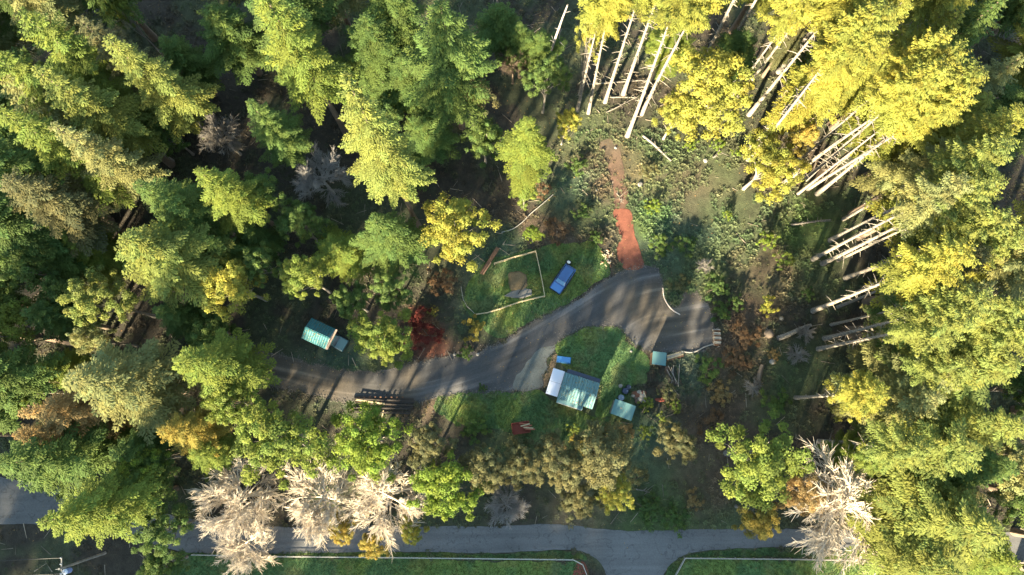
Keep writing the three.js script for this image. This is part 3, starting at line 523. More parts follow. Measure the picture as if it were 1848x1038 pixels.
for (const [zone, pts, k, cols, label] of FILL) pts.forEach(([x, y], i) => tree(k, x, y, zone === 'right' ? 14 + 8 * hash(i, 5) : (zone === 'left' ? 12 : 9) + 6 * hash(i, zone.length), 2.5 + 1.1 * hash(i, 9), cols[i % cols.length], near(x, y, label), 'young conifers filling the ' + zone + ' part of the forest'));
const EDGE = [[150, 110], [220, 130], [280, 70], [60, 220], [140, 240], [230, 280], [160, 330], [80, 470], [170, 470], [60, 610], [150, 690], [520, 40], [590, 130], [640, 70], [200, 400], [1770, 1000], [1835, 1020], [70, 15], [130, 60], [190, 20], [30, 120], [90, 170], [15, 260], [70, 320], [40, 400], [30, 480], [90, 560], [20, 640], [90, 730], [40, 780], [620, 20], [1240, 60], [1320, 60], [1400, 40], [1500, 60], [1580, 100], [1650, 60], [1720, 110], [1790, 60], [1830, 150], [1760, 200], [1700, 280], [1790, 460], [1830, 560], [1780, 640], [1830, 740], [1790, 880], [1700, 820], [1830, 960], [470, 30]];
EDGE.forEach(([x, y], i) => { const p = at(x, y); tree(i % 4 === 3 ? 'D' : 'F', 0, 0, i % 4 === 3 ? 17 + 5 * hash(i, 2) : 24 + 8 * hash(i, 2), i % 4 === 3 ? 4.4 : 4.0 + 0.9 * hash(i, 3), x > 1200 ? ['ly', 'g', 'y', 'pale'][i % 4] : ['g', 'yg', 'mg', 'pale'][(i * 3) % 4], near(x, y, 'tall outer tree'), 'tall trees of the outer canopy', V(p.x, 0, p.z)); });
// woods just south of the picture, whose shadows fall on the road and the clearing, and beyond the other edges
{
  const S = [['F', -74, 36, 26], ['F', -66, 30, 22], ['D', -58, 38, 13], ['F', -82, 34, 24], ['F', -80, 45, 26], ['F', -71, 43, 24], ['F', -88, 29, 20], ['D', -63, 31, 12], ['D', -72, 30, 12], ['D', -81, 26, 12], ['F', 61, 42, 20], ['F', 70, 34, 18], ['F', 66, 54, 24], ['D', 24, 40, 9], ['D', 46, 44, 10]];
  for (let i = 0; i < 66; i++) { const x = -74 + (i % 22) * 3.9 + 1.8 * (hash(i, 61) - 0.5), z = 60 + 8 * Math.floor(i / 22) + 4 * hash(i, 62); if ((x > -20 && x < -14.6) || (x > -3.2 && x < -1.6)) continue; S.push([i % 5 === 4 ? 'D' : 'F', x, z, x < -60 ? 30 : x < -38 ? 20 + 4 * hash(i, 63) : (i % 5 === 4 ? 27 : 31) + 4 * hash(i, 63) + (x > -12 ? 3 : 0)]); }
  S.forEach(([k, x, z, h], i) => tree(k, 0, 0, h, k === 'F' ? 3.2 + 0.05 * h : 4.4, ['g', 'mg', 'yg', 'g'][i % 4], 'tree of the wood south of the road, beyond the bottom edge', 'trees of the wood south of the road', V(x, 0, z), k === 'P' ? 'brown' : undefined));
  const N = []; for (let i = 0; i < 11; i++) N.push([-80 + i * 15 + 5 * hash(i, 1), -86 - 8 * hash(i, 2), 28 + 8 * hash(i, 3)]);
  for (let i = 0; i < 6; i++) { N.push([-88 - 6 * hash(i, 4), -62 + i * 16, 28 + 6 * hash(i, 5)], [90 + 6 * hash(i, 6), -62 + i * 16, 28 + 6 * hash(i, 7)]); }
  N.forEach(([x, z, h], i) => tree('F', 0, 0, h, 4.6, ['g', 'yg', 'mg'][i % 3], 'conifer of the forest that goes on beyond the edges', 'conifers beyond the picture\'s edges', V(x, 0, z)));
}
// shrubs of the clearing
const SHRUBS = [
  ['S', 1385, 436, 2.6, 1.75, 'lime', 'round green shrub in the brown clearing, highest of the three'], ['S', 1417, 471, 2.6, 1.7, 'yg', 'round yellow-green shrub, middle of the three in the brown clearing'], ['S', 1384, 553, 2.4, 1.7, 'y', 'yellow shrub, lowest of the three in the brown clearing'],
  ['S', 1328, 545, 2.0, 1.5, 'g', 'dull green shrub right of the driveway pad'], ['S', 1458, 530, 1.8, 1.3, 'g', 'small green shrub beside the long banded white bole'], ['S', 1312, 388, 1.5, 0.9, 'lime', 'tiny green shrub in the dim top of the clearing'],
  ['S', 772, 606, 2.2, 2.6, 'red', 'deep red shrub beside the driveway'], ['S', 757, 575, 2.0, 2.0, 'red', 'dark red shrub just above the deep red one'], ['S', 856, 593, 2.2, 2.1, 'gold', 'golden yellow shrub at the fence\'s lower left corner'], ['S', 782, 563, 1.4, 1.0, 'gold', 'small orange-yellow shrub above the red ones'],
  ['S', 800, 508, 2.0, 2.6, 'brown', 'brown dead shrub under the big rounded yellow-green crown'], ['S', 978, 345, 2.0, 1.5, 'brown', 'brown shrub north of the fenced plot'], ['S', 1006, 412, 1.6, 2.3, 'brown', 'broad brown brush heap above the lawn'], ['S', 1050, 385, 1.6, 1.6, 'g', 'green shrub beside the broad brown brush heap'],
  ['S', 1075, 432, 1.4, 1.4, 'mg', 'bluish shrub at the lawn\'s top right edge'], ['S', 1180, 372, 1.4, 1.5, 'lime', 'lime green patch of shrub right of the mulch path'], ['S', 1190, 440, 1.6, 2.2, 'mg', 'bluish green shrub right of the mulch path'], ['S', 1235, 440, 1.6, 2.0, 'g', 'green shrub north of the turning pad'],
  ['S', 1225, 515, 1.6, 1.8, 'ol', 'olive shrub inside the curve of the pale edging'], ['S', 1292, 520, 2.0, 2.4, 'g', 'dense green shrub at the pad\'s upper right edge'], ['S', 1300, 565, 1.8, 1.9, 'mg', 'blue-green shrub beside the firewood stack'], ['S', 1246, 262, 1.6, 1.3, 'lime', 'lime shrub below the brilliant yellow crown, left one'],
  ['S', 1298, 262, 1.6, 1.3, 'lime', 'lime shrub below the brilliant yellow crown, right one'], ['S', 1330, 276, 1.4, 1.0, 'lime', 'small lime shrub left of the yellow down-pointing crown'], ['S', 1170, 308, 1.2, 1.6, 'ol', 'straw-coloured shrub east of the earth trail'], ['S', 1040, 300, 1.6, 2.0, 'mg', 'dim bluish shrub west of the earth trail'],
  ['S', 1168, 729, 2.0, 1.3, 'yg', 'pale yellow-green shrub right of the teal shed'], ['S', 1218, 735, 2.0, 1.2, 'yg', 'pale shrub right of the rust red heap'], ['S', 1205, 715, 2.0, 1.7, 'ol', 'grey olive shrub below the dark pole stack'], ['S', 1195, 757, 2.4, 1.1, 'yg', 'small pale shrub, upper of two south-east of the teal shed'],
  ['S', 1165, 778, 2.2, 1.3, 'yg', 'yellowish shrub south of the teal shed'], ['S', 1074, 765, 2.0, 0.9, 'yg', 'small yellow-green shrub below the cabin'], ['S', 1036, 775, 2.6, 1.2, 'yg', 'slim yellow-green shrub on the rough lawn'], ['S', 1120, 785, 2.6, 2.4, 'tan', 'russet tan shrub south of the teal shed'],
  ['S', 1050, 800, 2.4, 2.0, 'gold', 'golden tan shrub above the large tan-olive crown'], ['S', 1005, 808, 2.0, 1.7, 'tan', 'tan shrub left of the golden tan one'], ['S', 935, 806, 2.4, 2.4, 'ol', 'grey-brown shrub below the rusty box'], ['S', 860, 770, 2.6, 2.6, 'mg', 'dark bluish shrub at the rough lawn\'s lower left'],
  ['S', 955, 862, 2.2, 1.2, 'y', 'small bright yellow shrub left of the olive crowns'], ['S', 880, 872, 2.0, 1.6, 'yg', 'pale green shrub beside the large bright green crown'], ['S', 1250, 902, 1.8, 1.6, 'tan', 'tan tussock-like shrub near the road, left of the golden crown'], 
  ['S', 1165, 920, 2.2, 2.6, 'g', 'green shrub on the roadside bank, left one'], ['S', 1215, 935, 1.8, 2.4, 'g', 'green shrub on the roadside bank, right one'], ['S', 1150, 862, 2.2, 2.0, 'ol', 'dusky shrub right of the large tan-olive crown'], ['S', 1276, 668, 1.4, 2.4, 'mg', 'low teal-green shrub below the firewood stack'],
  ['S', 1345, 605, 1.6, 2.6, 'brown', 'brown dead bracken heap in the clearing, upper one'], ['S', 1330, 655, 1.5, 2.6, 'brown', 'brown dead bracken heap in the clearing, middle one'], ['S', 1300, 712, 1.5, 2.2, 'tan', 'rust-tinged bracken heap in the clearing, lower one'], ['S', 1395, 640, 1.2, 1.2, 'tan', 'small tan bracken heap beside the white rock'],
  ['S', 1290, 765, 1.8, 2.4, 'brown', 'brown shrub above the broad solitary green crown'], ['S', 1400, 725, 1.6, 2.4, 'mg', 'dark green shrub in the lower clearing'], ['S', 870, 700, 0.9, 0.8, 'g', 'tiny green clump at the driveway\'s lower edge'], ['S', 840, 638, 1.2, 1.4, 'mg', 'dark green shrub between the red and golden shrubs'],
  ['T', 1455, 600, 2.2, 1.7, 0, 'grey leafless shrub among the pale boles'], ['T', 1440, 640, 2.2, 2.0, 0, 'tangled leafless shrub at the clearing\'s right edge'], ['T', 1360, 700, 1.6, 1.6, 0, 'low leafless shrub in the lower clearing'], ['T', 1270, 480, 1.6, 1.5, 0, 'low leafless shrub north of the pad'], ['T', 60, 690, 3, 1.6, 0, 'pale leafless shrub in the black gap below the plank'], ['T', 1802, 400, 2.6, 2.4, 0, 'brown leafless scrub on the bank at the right edge'],
];
for (const [k, x, y, h, R, c, l] of SHRUBS) tree(k, x, y, h, R, c || 'ol', l);

// ---------------------------------------------------------------- buildings
const teal = new THREE.MeshPhysicalMaterial({ color: new THREE.Color(0.105, 0.205, 0.22), roughness: 0.5, bumpMap: grainTex, bumpScale: 0.004 });
const tealDull = std(0.09, 0.19, 0.195, 0.7), tealDark = std(0.045, 0.17, 0.19, 0.5), whiteRoof = std(0.62, 0.62, 0.70, 0.55), trim = std(0.5, 0.46, 0.40, 0.8), navy = std(0.02, 0.03, 0.06, 0.5), glass = new THREE.MeshStandardMaterial({ color: new THREE.Color(0.03, 0.045, 0.06), roughness: 0.08, metalness: 0.2 });
const mossMat = std(0.22, 0.22, 0.03, 1);
const needle = box(0.16, 0.012, 0.05), needleMat = std(1, 1, 1);
// a frame whose local x runs along A->B and local z along A->D; roof corners are given at eave height
function frame4(A, B, C, D, h) {
  const a = at(...A, h), b = at(...B, h), c = at(...C, h), d = at(...D, h), o = a.clone().add(b).add(c).add(d).multiplyScalar(0.25);
  const w = (a.distanceTo(b) + d.distanceTo(c)) / 2, l = (a.distanceTo(d) + b.distanceTo(c)) / 2, x = b.clone().sub(a).add(c).sub(d);
  return { pos: V(o.x, 0, o.z), turn: Math.atan2(-x.z, x.x), w, l };
}
function boards(parent, w, h, x, z, turn, m, n, y0 = 0) { // wall of upright boards
  const k = w / n; for (let i = 0; i < n; i++) { const o = mesh('board', box(k - 0.015, h, 0.03), m, parent); o.position.set(x + Math.cos(turn) * (-w / 2 + k * (i + 0.5)), y0 + h / 2, z - Math.sin(turn) * (-w / 2 + k * (i + 0.5))); o.rotation.y = turn; }
}
function seamPanel(k, L) { return mergeGeometries([box(k - 0.006, 0.02, L), box(k * 0.42, 0.02, L, -k * 0.3, 0.07, 0, 0, 0.95), box(k * 0.42, 0.02, L, -k * 0.06, 0.07, 0, 0, -0.95)]); }
function gable(parent, w, l, eave, rise, n, m, over = 0.0) { // two slopes of standing-seam panels, ridge along x
  const half = l / 2, sl = Math.hypot(half, rise), an = Math.atan2(rise, half), k = w / n, g = seamPanel(k, sl + over);
  for (const s of [-1, 1]) {
    const slope = new THREE.Group(); slope.name = 'roof_slope'; parent.add(slope); slope.position.set(0, eave + rise / 2, s * half / 2); slope.rotation.x = s * an;
    for (let i = 0; i < n; i++) { const o = mesh('roof_panel', g, m, slope); o.position.set(-w / 2 + k * (i + 0.5), 0, s * over / 2); o.rotation.z = (hash(i, s + 4) - 0.5) * 0.012; o.position.y = 0.006 * hash(i, 12 + s); }
  }
  const nd = new THREE.InstancedMesh(needle, needleMat, 150); nd.name = 'fallen_needles'; nd.userData.kind = 'stuff'; nd.castShadow = nd.receiveShadow = true;
  for (let i = 0; i < 150; i++) { const s = i % 2 ? 1 : -1, zz = rng() * half, v = 0.5 + rng(); M4.compose(V((rng() - 0.5) * w * 0.96, eave + rise * (1 - zz / half) + 0.06 + 0.05 * rng(), s * zz), Q.setFromEuler(E.set(s * an, rng() * 6.28, 0)), V(0.5 + rng(), 1, 0.4 + rng())); nd.setMatrixAt(i, M4); nd.setColorAt(i, new THREE.Color(0.16 * v, 0.12 * v, 0.05 * v)); }
  parent.add(nd);
  mesh('ridge_cap', box(w + 0.04, 0.035, 0.26, 0, eave + rise + 0.03, 0), m, parent);
}
{ // cabin
  const f = frame4([1019.8, 672.5], [1084, 692], [1067.5, 738.7], [1006, 718], 2.9), t = thing('cabin', 'small cabin with a ribbed teal gable roof and a white side roof', 'building', f.pos, f.turn), { w, l } = f;
  const wall = mesh('wall', box(w - 0.5, 2.7, l - 0.5, 0, 1.35, 0), WOOD.brown, t);
  boards(wall, w - 0.5, 2.7, 0, (l - 0.5) / 2 + 0.017, 0, WOOD.grey, 18); boards(wall, l - 0.5, 2.7, -(w - 0.5) / 2 - 0.017, 0, Math.PI / 2, WOOD.grey, 14);
  const door = mesh('door', box(0.85, 2.0, 0.05, -1.2, 1.02, l / 2 - 0.2), WOOD.red, t); mesh('handle', box(0.04, 0.12, 0.06, -0.88, 1.0, l / 2 - 0.15), navy, door);
  const win = mesh('window', box(1.1, 0.85, 0.05, 0.9, 1.45, l / 2 - 0.2), trim, t); mesh('pane', box(0.95, 0.7, 0.03, 0.9, 1.45, l / 2 - 0.17), glass, win);
  gable(t, w, l, 2.85, 0.62, 13, teal);
  mesh('eave_trim', box(w + 0.02, 0.08, 0.05, 0, 2.79, -l / 2 - 0.05), navy, t);
  const lean = mesh('lean_to_roof', box(w - 0.25, 0.04, 0.75, 0.12, 2.5, -l / 2 - 0.2, 0, 0, -0.16), navy, t); mesh('roof_edge', box(w - 0.25, 0.06, 0.05, 0.12, 2.44, -l / 2 - 0.58), navy, lean);
  // white side roof, two sheets
  for (const s of [-1, 1]) mesh('side_roof', mergeGeometries([box(1.62, 0.03, l * 0.5 - 0.02, -w / 2 - 0.84, 2.5 + (s > 0 ? -0.03 : 0.03), s * l * 0.25 - 0.12, 0, 0.05), ...[-0.6, -0.2, 0.2, 0.6].map(q => box(0.03, 0.025, l * 0.5 - 0.04, -w / 2 - 0.84 + q, 2.525 + q * 0.05 + (s > 0 ? -0.03 : 0.03), s * l * 0.25 - 0.12))]), whiteRoof, t);
  for (const z of [-l / 2 + 0.2, l / 2 - 0.4]) mesh('post', box(0.1, 2.46, 0.1, -w / 2 - 1.5, 1.23, z), WOOD.grey, t);
  const porch = mesh('porch_roof', box(w * 0.74, 0.03, 0.62, -w * 0.12, 2.42, l / 2 + 0.24, 0, 0, 0.2), teal, t); mesh('gutter', box(w * 0.72, 0.07, 0.07, -w * 0.12, 2.36, l / 2 + 0.57), trim, porch);
  for (let i = 0; i < 3; i++) mesh('moss_clump', new THREE.IcosahedronGeometry(0.09, 1).scale(1.9, 0.35, 0.8).translate(0.6 + i * 0.42, 2.86, l / 2 - 0.03), mossMat, t);
  mesh('chimney', new THREE.CylinderGeometry(0.09, 0.09, 0.7, 10).translate(-w / 2 - 0.05, 3.0, 0.15), trim, t);
}
{ // shed east of the cabin
  const f = frame4([1111.8, 720.5], [1148, 732.7], [1139.5, 760.4], [1100.8, 745.3], 2.3), t = thing('shed', 'small shed with a smooth teal roof, south-east of the cabin', 'shed', f.pos, f.turn), { w, l } = f;
  mesh('wall', box(w - 0.3, 2.1, l - 0.3, 0, 1.05, 0), WOOD.brown, t); boards(t, w - 0.3, 2.1, 0, (l - 0.3) / 2 + 0.017, 0, WOOD.grey, 12); boards(t, l - 0.3, 2.1, -(w - 0.3) / 2 - 0.017, 0, Math.PI / 2, WOOD.grey, 9);
  for (const s of [-1, 1]) mesh('roof_panel', rbox(w / 2 - 0.004, 0.05, l, s * w / 4, 2.28 + s * 0.004, 0, 0.015), tealDull, t);
  for (const [x, z, a, b] of [[-0.35, -0.1, 0.35, 0.25], [0.1, 0.15, 0.05, 0.3], [0.5, 0.1, 0.06, 0.22]]) mesh('leaf_litter', new THREE.IcosahedronGeometry(0.5, 1).scale(a, 0.03, b).translate(x, 2.31, z), std(0.26, 0.27, 0.22, 1), t);
}
{ // hut by the pad
  const f = frame4([1179.4, 633.8], [1202.8, 636.8], [1202, 659.8], [1175.4, 656.9], 2.1), t = thing('hut', 'little square hut with a flat teal roof beside the turning pad', 'shed', f.pos, f.turn), { w, l } = f;
  mesh('wall', box(w - 0.25, 1.95, l - 0.25, 0, 0.975, 0), WOOD.dark, t); boards(t, w - 0.25, 1.95, 0, (l - 0.25) / 2 + 0.017, 0, WOOD.brown, 8); boards(t, l - 0.25, 1.95, -(w - 0.25) / 2 - 0.017, 0, Math.PI / 2, WOOD.brown, 8);
  mesh('roof', rbox(w, 0.06, l, 0, 2.1, 0, 0.02), tealDull, t); mesh('roof_edge', box(w + 0.03, 0.08, 0.03, 0, 2.06, l / 2 + 0.02), tealDark, t);
}
{ // carport
  const f = frame4([560, 573], [606, 594.5], [585, 629], [544.3, 610.5], 2.6), t = thing('carport', 'open carport with a dark teal ribbed gable roof, half hidden by trees', 'carport', f.pos, f.turn), { w, l } = f;
  gable(t, w, l, 2.45, 0.6, 11, tealDark);
  for (const x of [-w / 2 + 0.2, w / 2 - 0.2]) for (const z of [-l / 2 + 0.15, l / 2 - 0.15]) mesh('post', box(0.12, 2.44, 0.12, x, 1.22, z), WOOD.grey, t);
  const g = new THREE.Shape([new THREE.Vector2(-l / 2, 0), new THREE.Vector2(l / 2, 0), new THREE.Vector2(0, 0.6)]), e = new THREE.ExtrudeGeometry(g, { depth: 0.05, bevelEnabled: false }); e.rotateY(Math.PI / 2); e.translate(w / 2 + 0.01, 2.42, 0);
  mesh('gable_end', e, trim, t); mesh('barge_board', box(0.3, 0.04, l, w / 2 + 0.17, 2.44, 0), woodMat(0.42, 0.30, 0.24), t);
}
// ---------------------------------------------------------------- cars
function car(name, label, pos, turn, paint, opts = {}) {
  const t = thing(name, label, 'car', pos, turn), L = 4.1, W = 1.78, rubber = std(0.012, 0.012, 0.013, 0.9), dark = std(0.015, 0.017, 0.02, 0.6), rimM = std(0.45, 0.45, 0.47, 0.35, { metalness: 0.7 });
  const s = new THREE.Shape(); s.moveTo(-2.0, 0.34); s.lineTo(1.98, 0.34); s.quadraticCurveTo(2.06, 0.6, 1.98, 0.78); s.lineTo(0.95, 0.98); s.lineTo(-1.95, 1.0); s.quadraticCurveTo(-2.08, 0.7, -2.0, 0.34);
  const lower = new THREE.ExtrudeGeometry(s, { depth: W - 0.2, bevelEnabled: true, bevelSize: 0.09, bevelThickness: 0.1, bevelSegments: 3, curveSegments: 8 }); lower.translate(0, 0, -(W - 0.2) / 2);
  const body = mesh('body', lower, paint, t);
  mesh('hood', rbox(1.02, 0.05, W - 0.3, 1.45, 0.93, 0, 0.024).rotateZ(0), opts.hood || paint, t).rotation.z = -0.19;
  t.children[t.children.length - 1].position.set(-0.02, 0.33, 0);
  const hull = (x0, x1, x2, x3, y0, y1, w0, w1) => { // greenhouse: a tapered block
    const p = [[x0, y0, -w0], [x1, y0, -w0], [x1, y0, w0], [x0, y0, w0], [x2, y1, -w1], [x3, y1, -w1], [x3, y1, w1], [x2, y1, w1]], f = [[4, 7, 6, 5], [0, 4, 5, 1], [2, 6, 7, 3], [1, 5, 6, 2], [3, 7, 4, 0]], S = [];
    for (const [a, b, c, d] of f) for (const k of [a, b, c, a, c, d]) S.push(...p[k]);
    const g = new THREE.BufferGeometry(); g.setAttribute('position', new THREE.Float32BufferAttribute(S, 3)); g.computeVertexNormals(); return g;
  };
  const cab = mesh('cabin', hull(-1.9, 0.95, -1.72, 0.42, 1.0, 1.5, 0.8, 0.66), paint, t);
  mesh('roof', rbox(2.16, 0.06, 1.36, -0.65, 1.52, 0, 0.028), paint, t);
  const quad = (a, b, c, d) => { const g = new THREE.BufferGeometry(); g.setAttribute('position', new THREE.Float32BufferAttribute([...a, ...b, ...c, ...a, ...c, ...d], 3)); g.computeVertexNormals(); return g; };
  mesh('windscreen', quad([0.93, 1.05, 0.7], [0.93, 1.05, -0.7], [0.47, 1.48, -0.6], [0.47, 1.48, 0.6]), opts.screen || glass, t);
  mesh('rear_window', quad([-1.9, 1.06, -0.68], [-1.9, 1.06, 0.68], [-1.745, 1.47, 0.58], [-1.745, 1.47, -0.58]), glass, t);
  for (const z of [-1, 1]) for (const [a, b, c, d] of [[0.72, -0.35, -0.35, 0.38], [-0.45, -1.72, -1.62, -0.45]]) mesh('side_window', z > 0 ? quad([a, 1.06, 0.805], [d, 1.46, 0.69], [c, 1.46, 0.69], [b, 1.06, 0.805]) : quad([a, 1.06, -0.805], [b, 1.06, -0.805], [c, 1.46, -0.69], [d, 1.46, -0.69]), glass, t);
  for (const x of [-1.25, 1.25]) for (const z of [-1, 1]) {
    const w = new THREE.Group(); w.name = 'wheel'; t.add(w); w.position.set(x, 0.33, z * 0.84);
    mesh('tyre', new THREE.TorusGeometry(0.24, 0.095, 8, 20), rubber, w); mesh('rim', new THREE.CylinderGeometry(0.2, 0.2, 0.14, 14).rotateX(Math.PI / 2), rimM, w);
    mesh('fender', new THREE.TorusGeometry(0.42, 0.05, 6, 14, Math.PI).translate(x, 0.36, z * 0.94), dark, t);
  }
  for (const z of [-0.62, 0.62]) { mesh('headlight', new THREE.SphereGeometry(0.11, 10, 8).scale(0.6, 1, 1.2).translate(2.02, 0.72, z), std(0.6, 0.6, 0.58, 0.2), t); mesh('tail_light', box(0.04, 0.22, 0.12, -2.06, 0.78, z * 1.1), std(0.3, 0.02, 0.02, 0.3), t); }
  for (const x of [2.1, -2.12]) mesh('bumper', rbox(0.12, 0.2, W - 0.1, x, 0.45, 0, 0.05), dark, t);
  for (const z of [-1, 1]) { mesh('mirror', rbox(0.12, 0.12, 0.16, 0.62, 1.05, z * 0.98, 0.03), dark, t); mesh('sill', rbox(2.0, 0.09, 0.14, 0, 0.34, z * 0.98, 0.03), dark, t); }
  if (opts.spare) { const w = new THREE.Group(); w.name = 'spare_wheel'; t.add(w); w.position.set(-2.35, 0.95, opts.spare); w.rotation.z = 0.5; mesh('tyre', new THREE.TorusGeometry(0.33, 0.11, 8, 20).rotateX(Math.PI / 2), rubber, w); mesh('hub_cover', new THREE.CylinderGeometry(0.29, 0.31, 0.16, 18), std(0.75, 0.74, 0.72, 0.5), w); mesh('carrier', box(0.5, 0.06, 0.1, 0.25, -0.12, 0), dark, w); }
  return t;
}
const bluePaint = new THREE.MeshPhysicalMaterial({ color: new THREE.Color(0.008, 0.06, 0.21), roughness: 0.35, clearcoat: 0.6, clearcoatRoughness: 0.25 });
{
  const a = at(1031, 481, 0.8), b = at(1001, 525, 0.8), m = a.clone().lerp(b, 0.5), d = b.clone().sub(a);
  car('blue_car', 'blue car with a white-hubbed spare wheel, parked on the lawn beside the fenced plot', V(m.x, 0.02, m.z), Math.atan2(-d.z, d.x), bluePaint, { spare: 0.62, hood: new THREE.MeshPhysicalMaterial({ color: new THREE.Color(0.035, 0.15, 0.40), roughness: 0.3, clearcoat: 0.7 }), screen: new THREE.MeshPhysicalMaterial({ color: new THREE.Color(0.14, 0.30, 0.48), roughness: 0.15, clearcoat: 1 }) });
  const p = at(600, 612, 0.8); car('teal_car', 'dark teal car whose rounded front pokes out of the carport', V(p.x, 0.03, p.z), -0.5, new THREE.MeshPhysicalMaterial({ color: new THREE.Color(0.02, 0.07, 0.085), roughness: 0.3, clearcoat: 0.8 }));
}
// ---------------------------------------------------------------- fences, kerbs, pipes
function railFence(name, label, px, o) { // posts with rails between them
  const P = px.map(([x, y]) => at(x, y, o.h || 1)), c = V(P[0].x, 0, P[0].z), t = thing(name, label, 'fence', c);
  for (let i = 0; i < P.length - 1; i++) {
    const a = P[i].clone().sub(c), b = P[i + 1].clone().sub(c), L = a.distanceTo(b), n = Math.max(1, Math.round(L / o.span)); a.y = b.y = 0;
    for (let k = 0; k < n; k++) {
      const p = a.clone().lerp(b, k / n), q = a.clone().lerp(b, (k + 1) / n);
      mesh('post', o.round ? bar(V(p.x, -0.1, p.z), V(p.x, o.h + 0.04, p.z), o.post / 2, o.post / 2, 7) : box(o.post, o.h + 0.1, o.post, p.x, o.h / 2, p.z), o.m, t);
      const sag = o.sag ? (hash(i * 9 + k, 3) - 0.5) * o.sag : 0;
      for (const [y, w, h] of o.rails) mesh('rail', beam(V(p.x, y + sag, p.z), V(q.x, y - sag, q.z), w, h), o.m, t);
    }
  }
  const e = P[P.length - 1].clone().sub(c); mesh('post', box(o.post, o.h + 0.1, o.post, e.x, o.h / 2, e.z), o.m, t);
  return t;
}
const paleRail = WOOD.pale, whiteRail = std(0.42, 0.40, 0.36, 0.7), greyRail = WOOD.grey;
railFence('plot_fence', 'pale timber rail fence around the sunken garden plot', [[892, 475], [930, 463], [967, 453], [975, 490], [980, 515], [983, 534], [943, 543], [922, 550], [902, 557], [880, 564], [858, 567]], { h: 0.95, span: 1.5, post: 0.11, m: paleRail, sag: 0.06, rails: [[0.97, 0.09, 0.04], [0.6, 0.03, 0.1], [0.25, 0.03, 0.1]] });
railFence('wire_fence', 'thin grey fence at the plot\'s lower left corner', [[858, 567], [843, 553], [836, 541], [832, 518]], { h: 0.9, span: 1.4, post: 0.07, m: greyRail, round: true, rails: [[0.86, 0.05, 0.05], [0.45, 0.03, 0.03]] });
railFence('roadside_fence', 'long thin white fence along the left-hand mown lawn', [[345, 1002], [480, 1005], [700, 1007], [880, 1009], [1035, 1011], [1052, 1020], [1062, 1045]], { h: 0.85, span: 2.4, post: 0.09, m: whiteRail, rails: [[0.86, 0.075, 0.05], [0.45, 0.03, 0.07]] });
railFence('corner_fence', 'white fence along the right-hand mown lawn, turning the corner', [[1216, 1046], [1237, 1008], [1330, 1009], [1430, 1010], [1520, 1012], [1640, 1018]], { h: 0.85, span: 2.4, post: 0.1, m: greyRail, rails: [[0.86, 0.11, 0.06], [0.45, 0.04, 0.09]] });
railFence('field_fence', 'short white fence near the lower right corner', [[1576, 1040], [1592, 1020], [1690, 1024]], { h: 0.85, span: 2.4, post: 0.1, m: whiteRail, rails: [[0.86, 0.09, 0.06]] });
function pipe(name, label, cat, px, r, m, y = r) { const c = new THREE.CatmullRomCurve3(px.map(([x, yy, h]) => { const p = at(x, yy, h || 0); p.y = (h || 0) + y; return p; })); return tag(mesh(name, new THREE.TubeGeometry(c, px.length * 6, r, 6), m), label, cat); }
pipe('edging_strip', 'curved pale edging strip dividing the turning pad from the shrubs', 'edging', [[1196, 520], [1198, 535], [1205, 550], [1214, 560], [1227, 568]], 0.09, std(0.62, 0.5, 0.42, 0.7), 0.1);
pipe('border_log', 'long thin log bordering the lower edge of the turning pad', 'log', [[1228, 634], [1250, 636], [1272, 626], [1288, 621]], 0.11, WOOD.grey, 0.1);
pipe('hose', 'thin grey hose looping between the plot and the trees', 'hose', [[905, 420], [925, 414], [942, 402], [958, 386], [975, 372], [998, 352]], 0.06, std(0.35, 0.33, 0.3, 0.6), 0.2);
// ---------------------------------------------------------------- timber, stacks, barrels
function plank(name, label, a, b, w, h, m, y = 0.1, y2 = y) { const p = at(...a, y), q = at(...b, y2); const t = thing(name, label, 'timber', V(p.x, 0, p.z)); mesh('beam', beam(V(0, y, 0), V(q.x - p.x, y2, q.z - p.z), w, h), m, t); return t; }
plank('plank', 'weathered plank lying in the black gap near the left edge', [82, 612], [142, 624], 0.45, 0.1, woodMat(0.36, 0.25, 0.17), 0.5);
plank('plank', 'pale plank lying across the dark timber stack below the driveway', [642, 722], [694, 729], 0.22, 0.08, WOOD.pale, 0.62);
plank('plank', 'short upright-lying pale plank beside the dark timber stack', [692, 741], [688, 760], 0.14, 0.08, WOOD.pale, 0.4);
{ // split beam by the plot
  const t = thing('split_beam', 'reddish brown weathered beam leaning at the plot\'s upper left', 'timber', at(869, 495)); const q = at(899, 449).sub(at(869, 495));
  mesh('beam', beam(V(0, 0.25, 0), V(q.x, 0.7, q.z), 0.55, 0.22), WOOD.brown, t); mesh('splinter', beam(V(0.25, 0.42, 0.1), V(q.x * 0.45 + 0.3, 0.62, q.z * 0.45 + 0.1), 0.16, 0.12), woodMat(0.46, 0.24, 0.14), t); mesh('splinter', beam(V(-0.1, 0.4, 0), V(q.x * 0.35, 0.56, q.z * 0.35), 0.1, 0.12), woodMat(0.36, 0.18, 0.1), t);
}
{ // planks leaning at the hut
  const a = at(1204, 648), b = at(1233, 639), t = thing('board_pile', 'few pale boards lying beside the teal hut', 'timber', a), q = b.clone().sub(a);
  for (let i = 0; i < 4; i++) mesh('board', beam(V(0, 0.08 + i * 0.05, -0.4 + i * 0.22), V(q.x, 0.1 + i * 0.05, q.z - 0.36 + i * 0.2), 0.18, 0.04), [WOOD.pale, WOOD.grey, WOOD.pale, WOOD.brown][i], t);
}
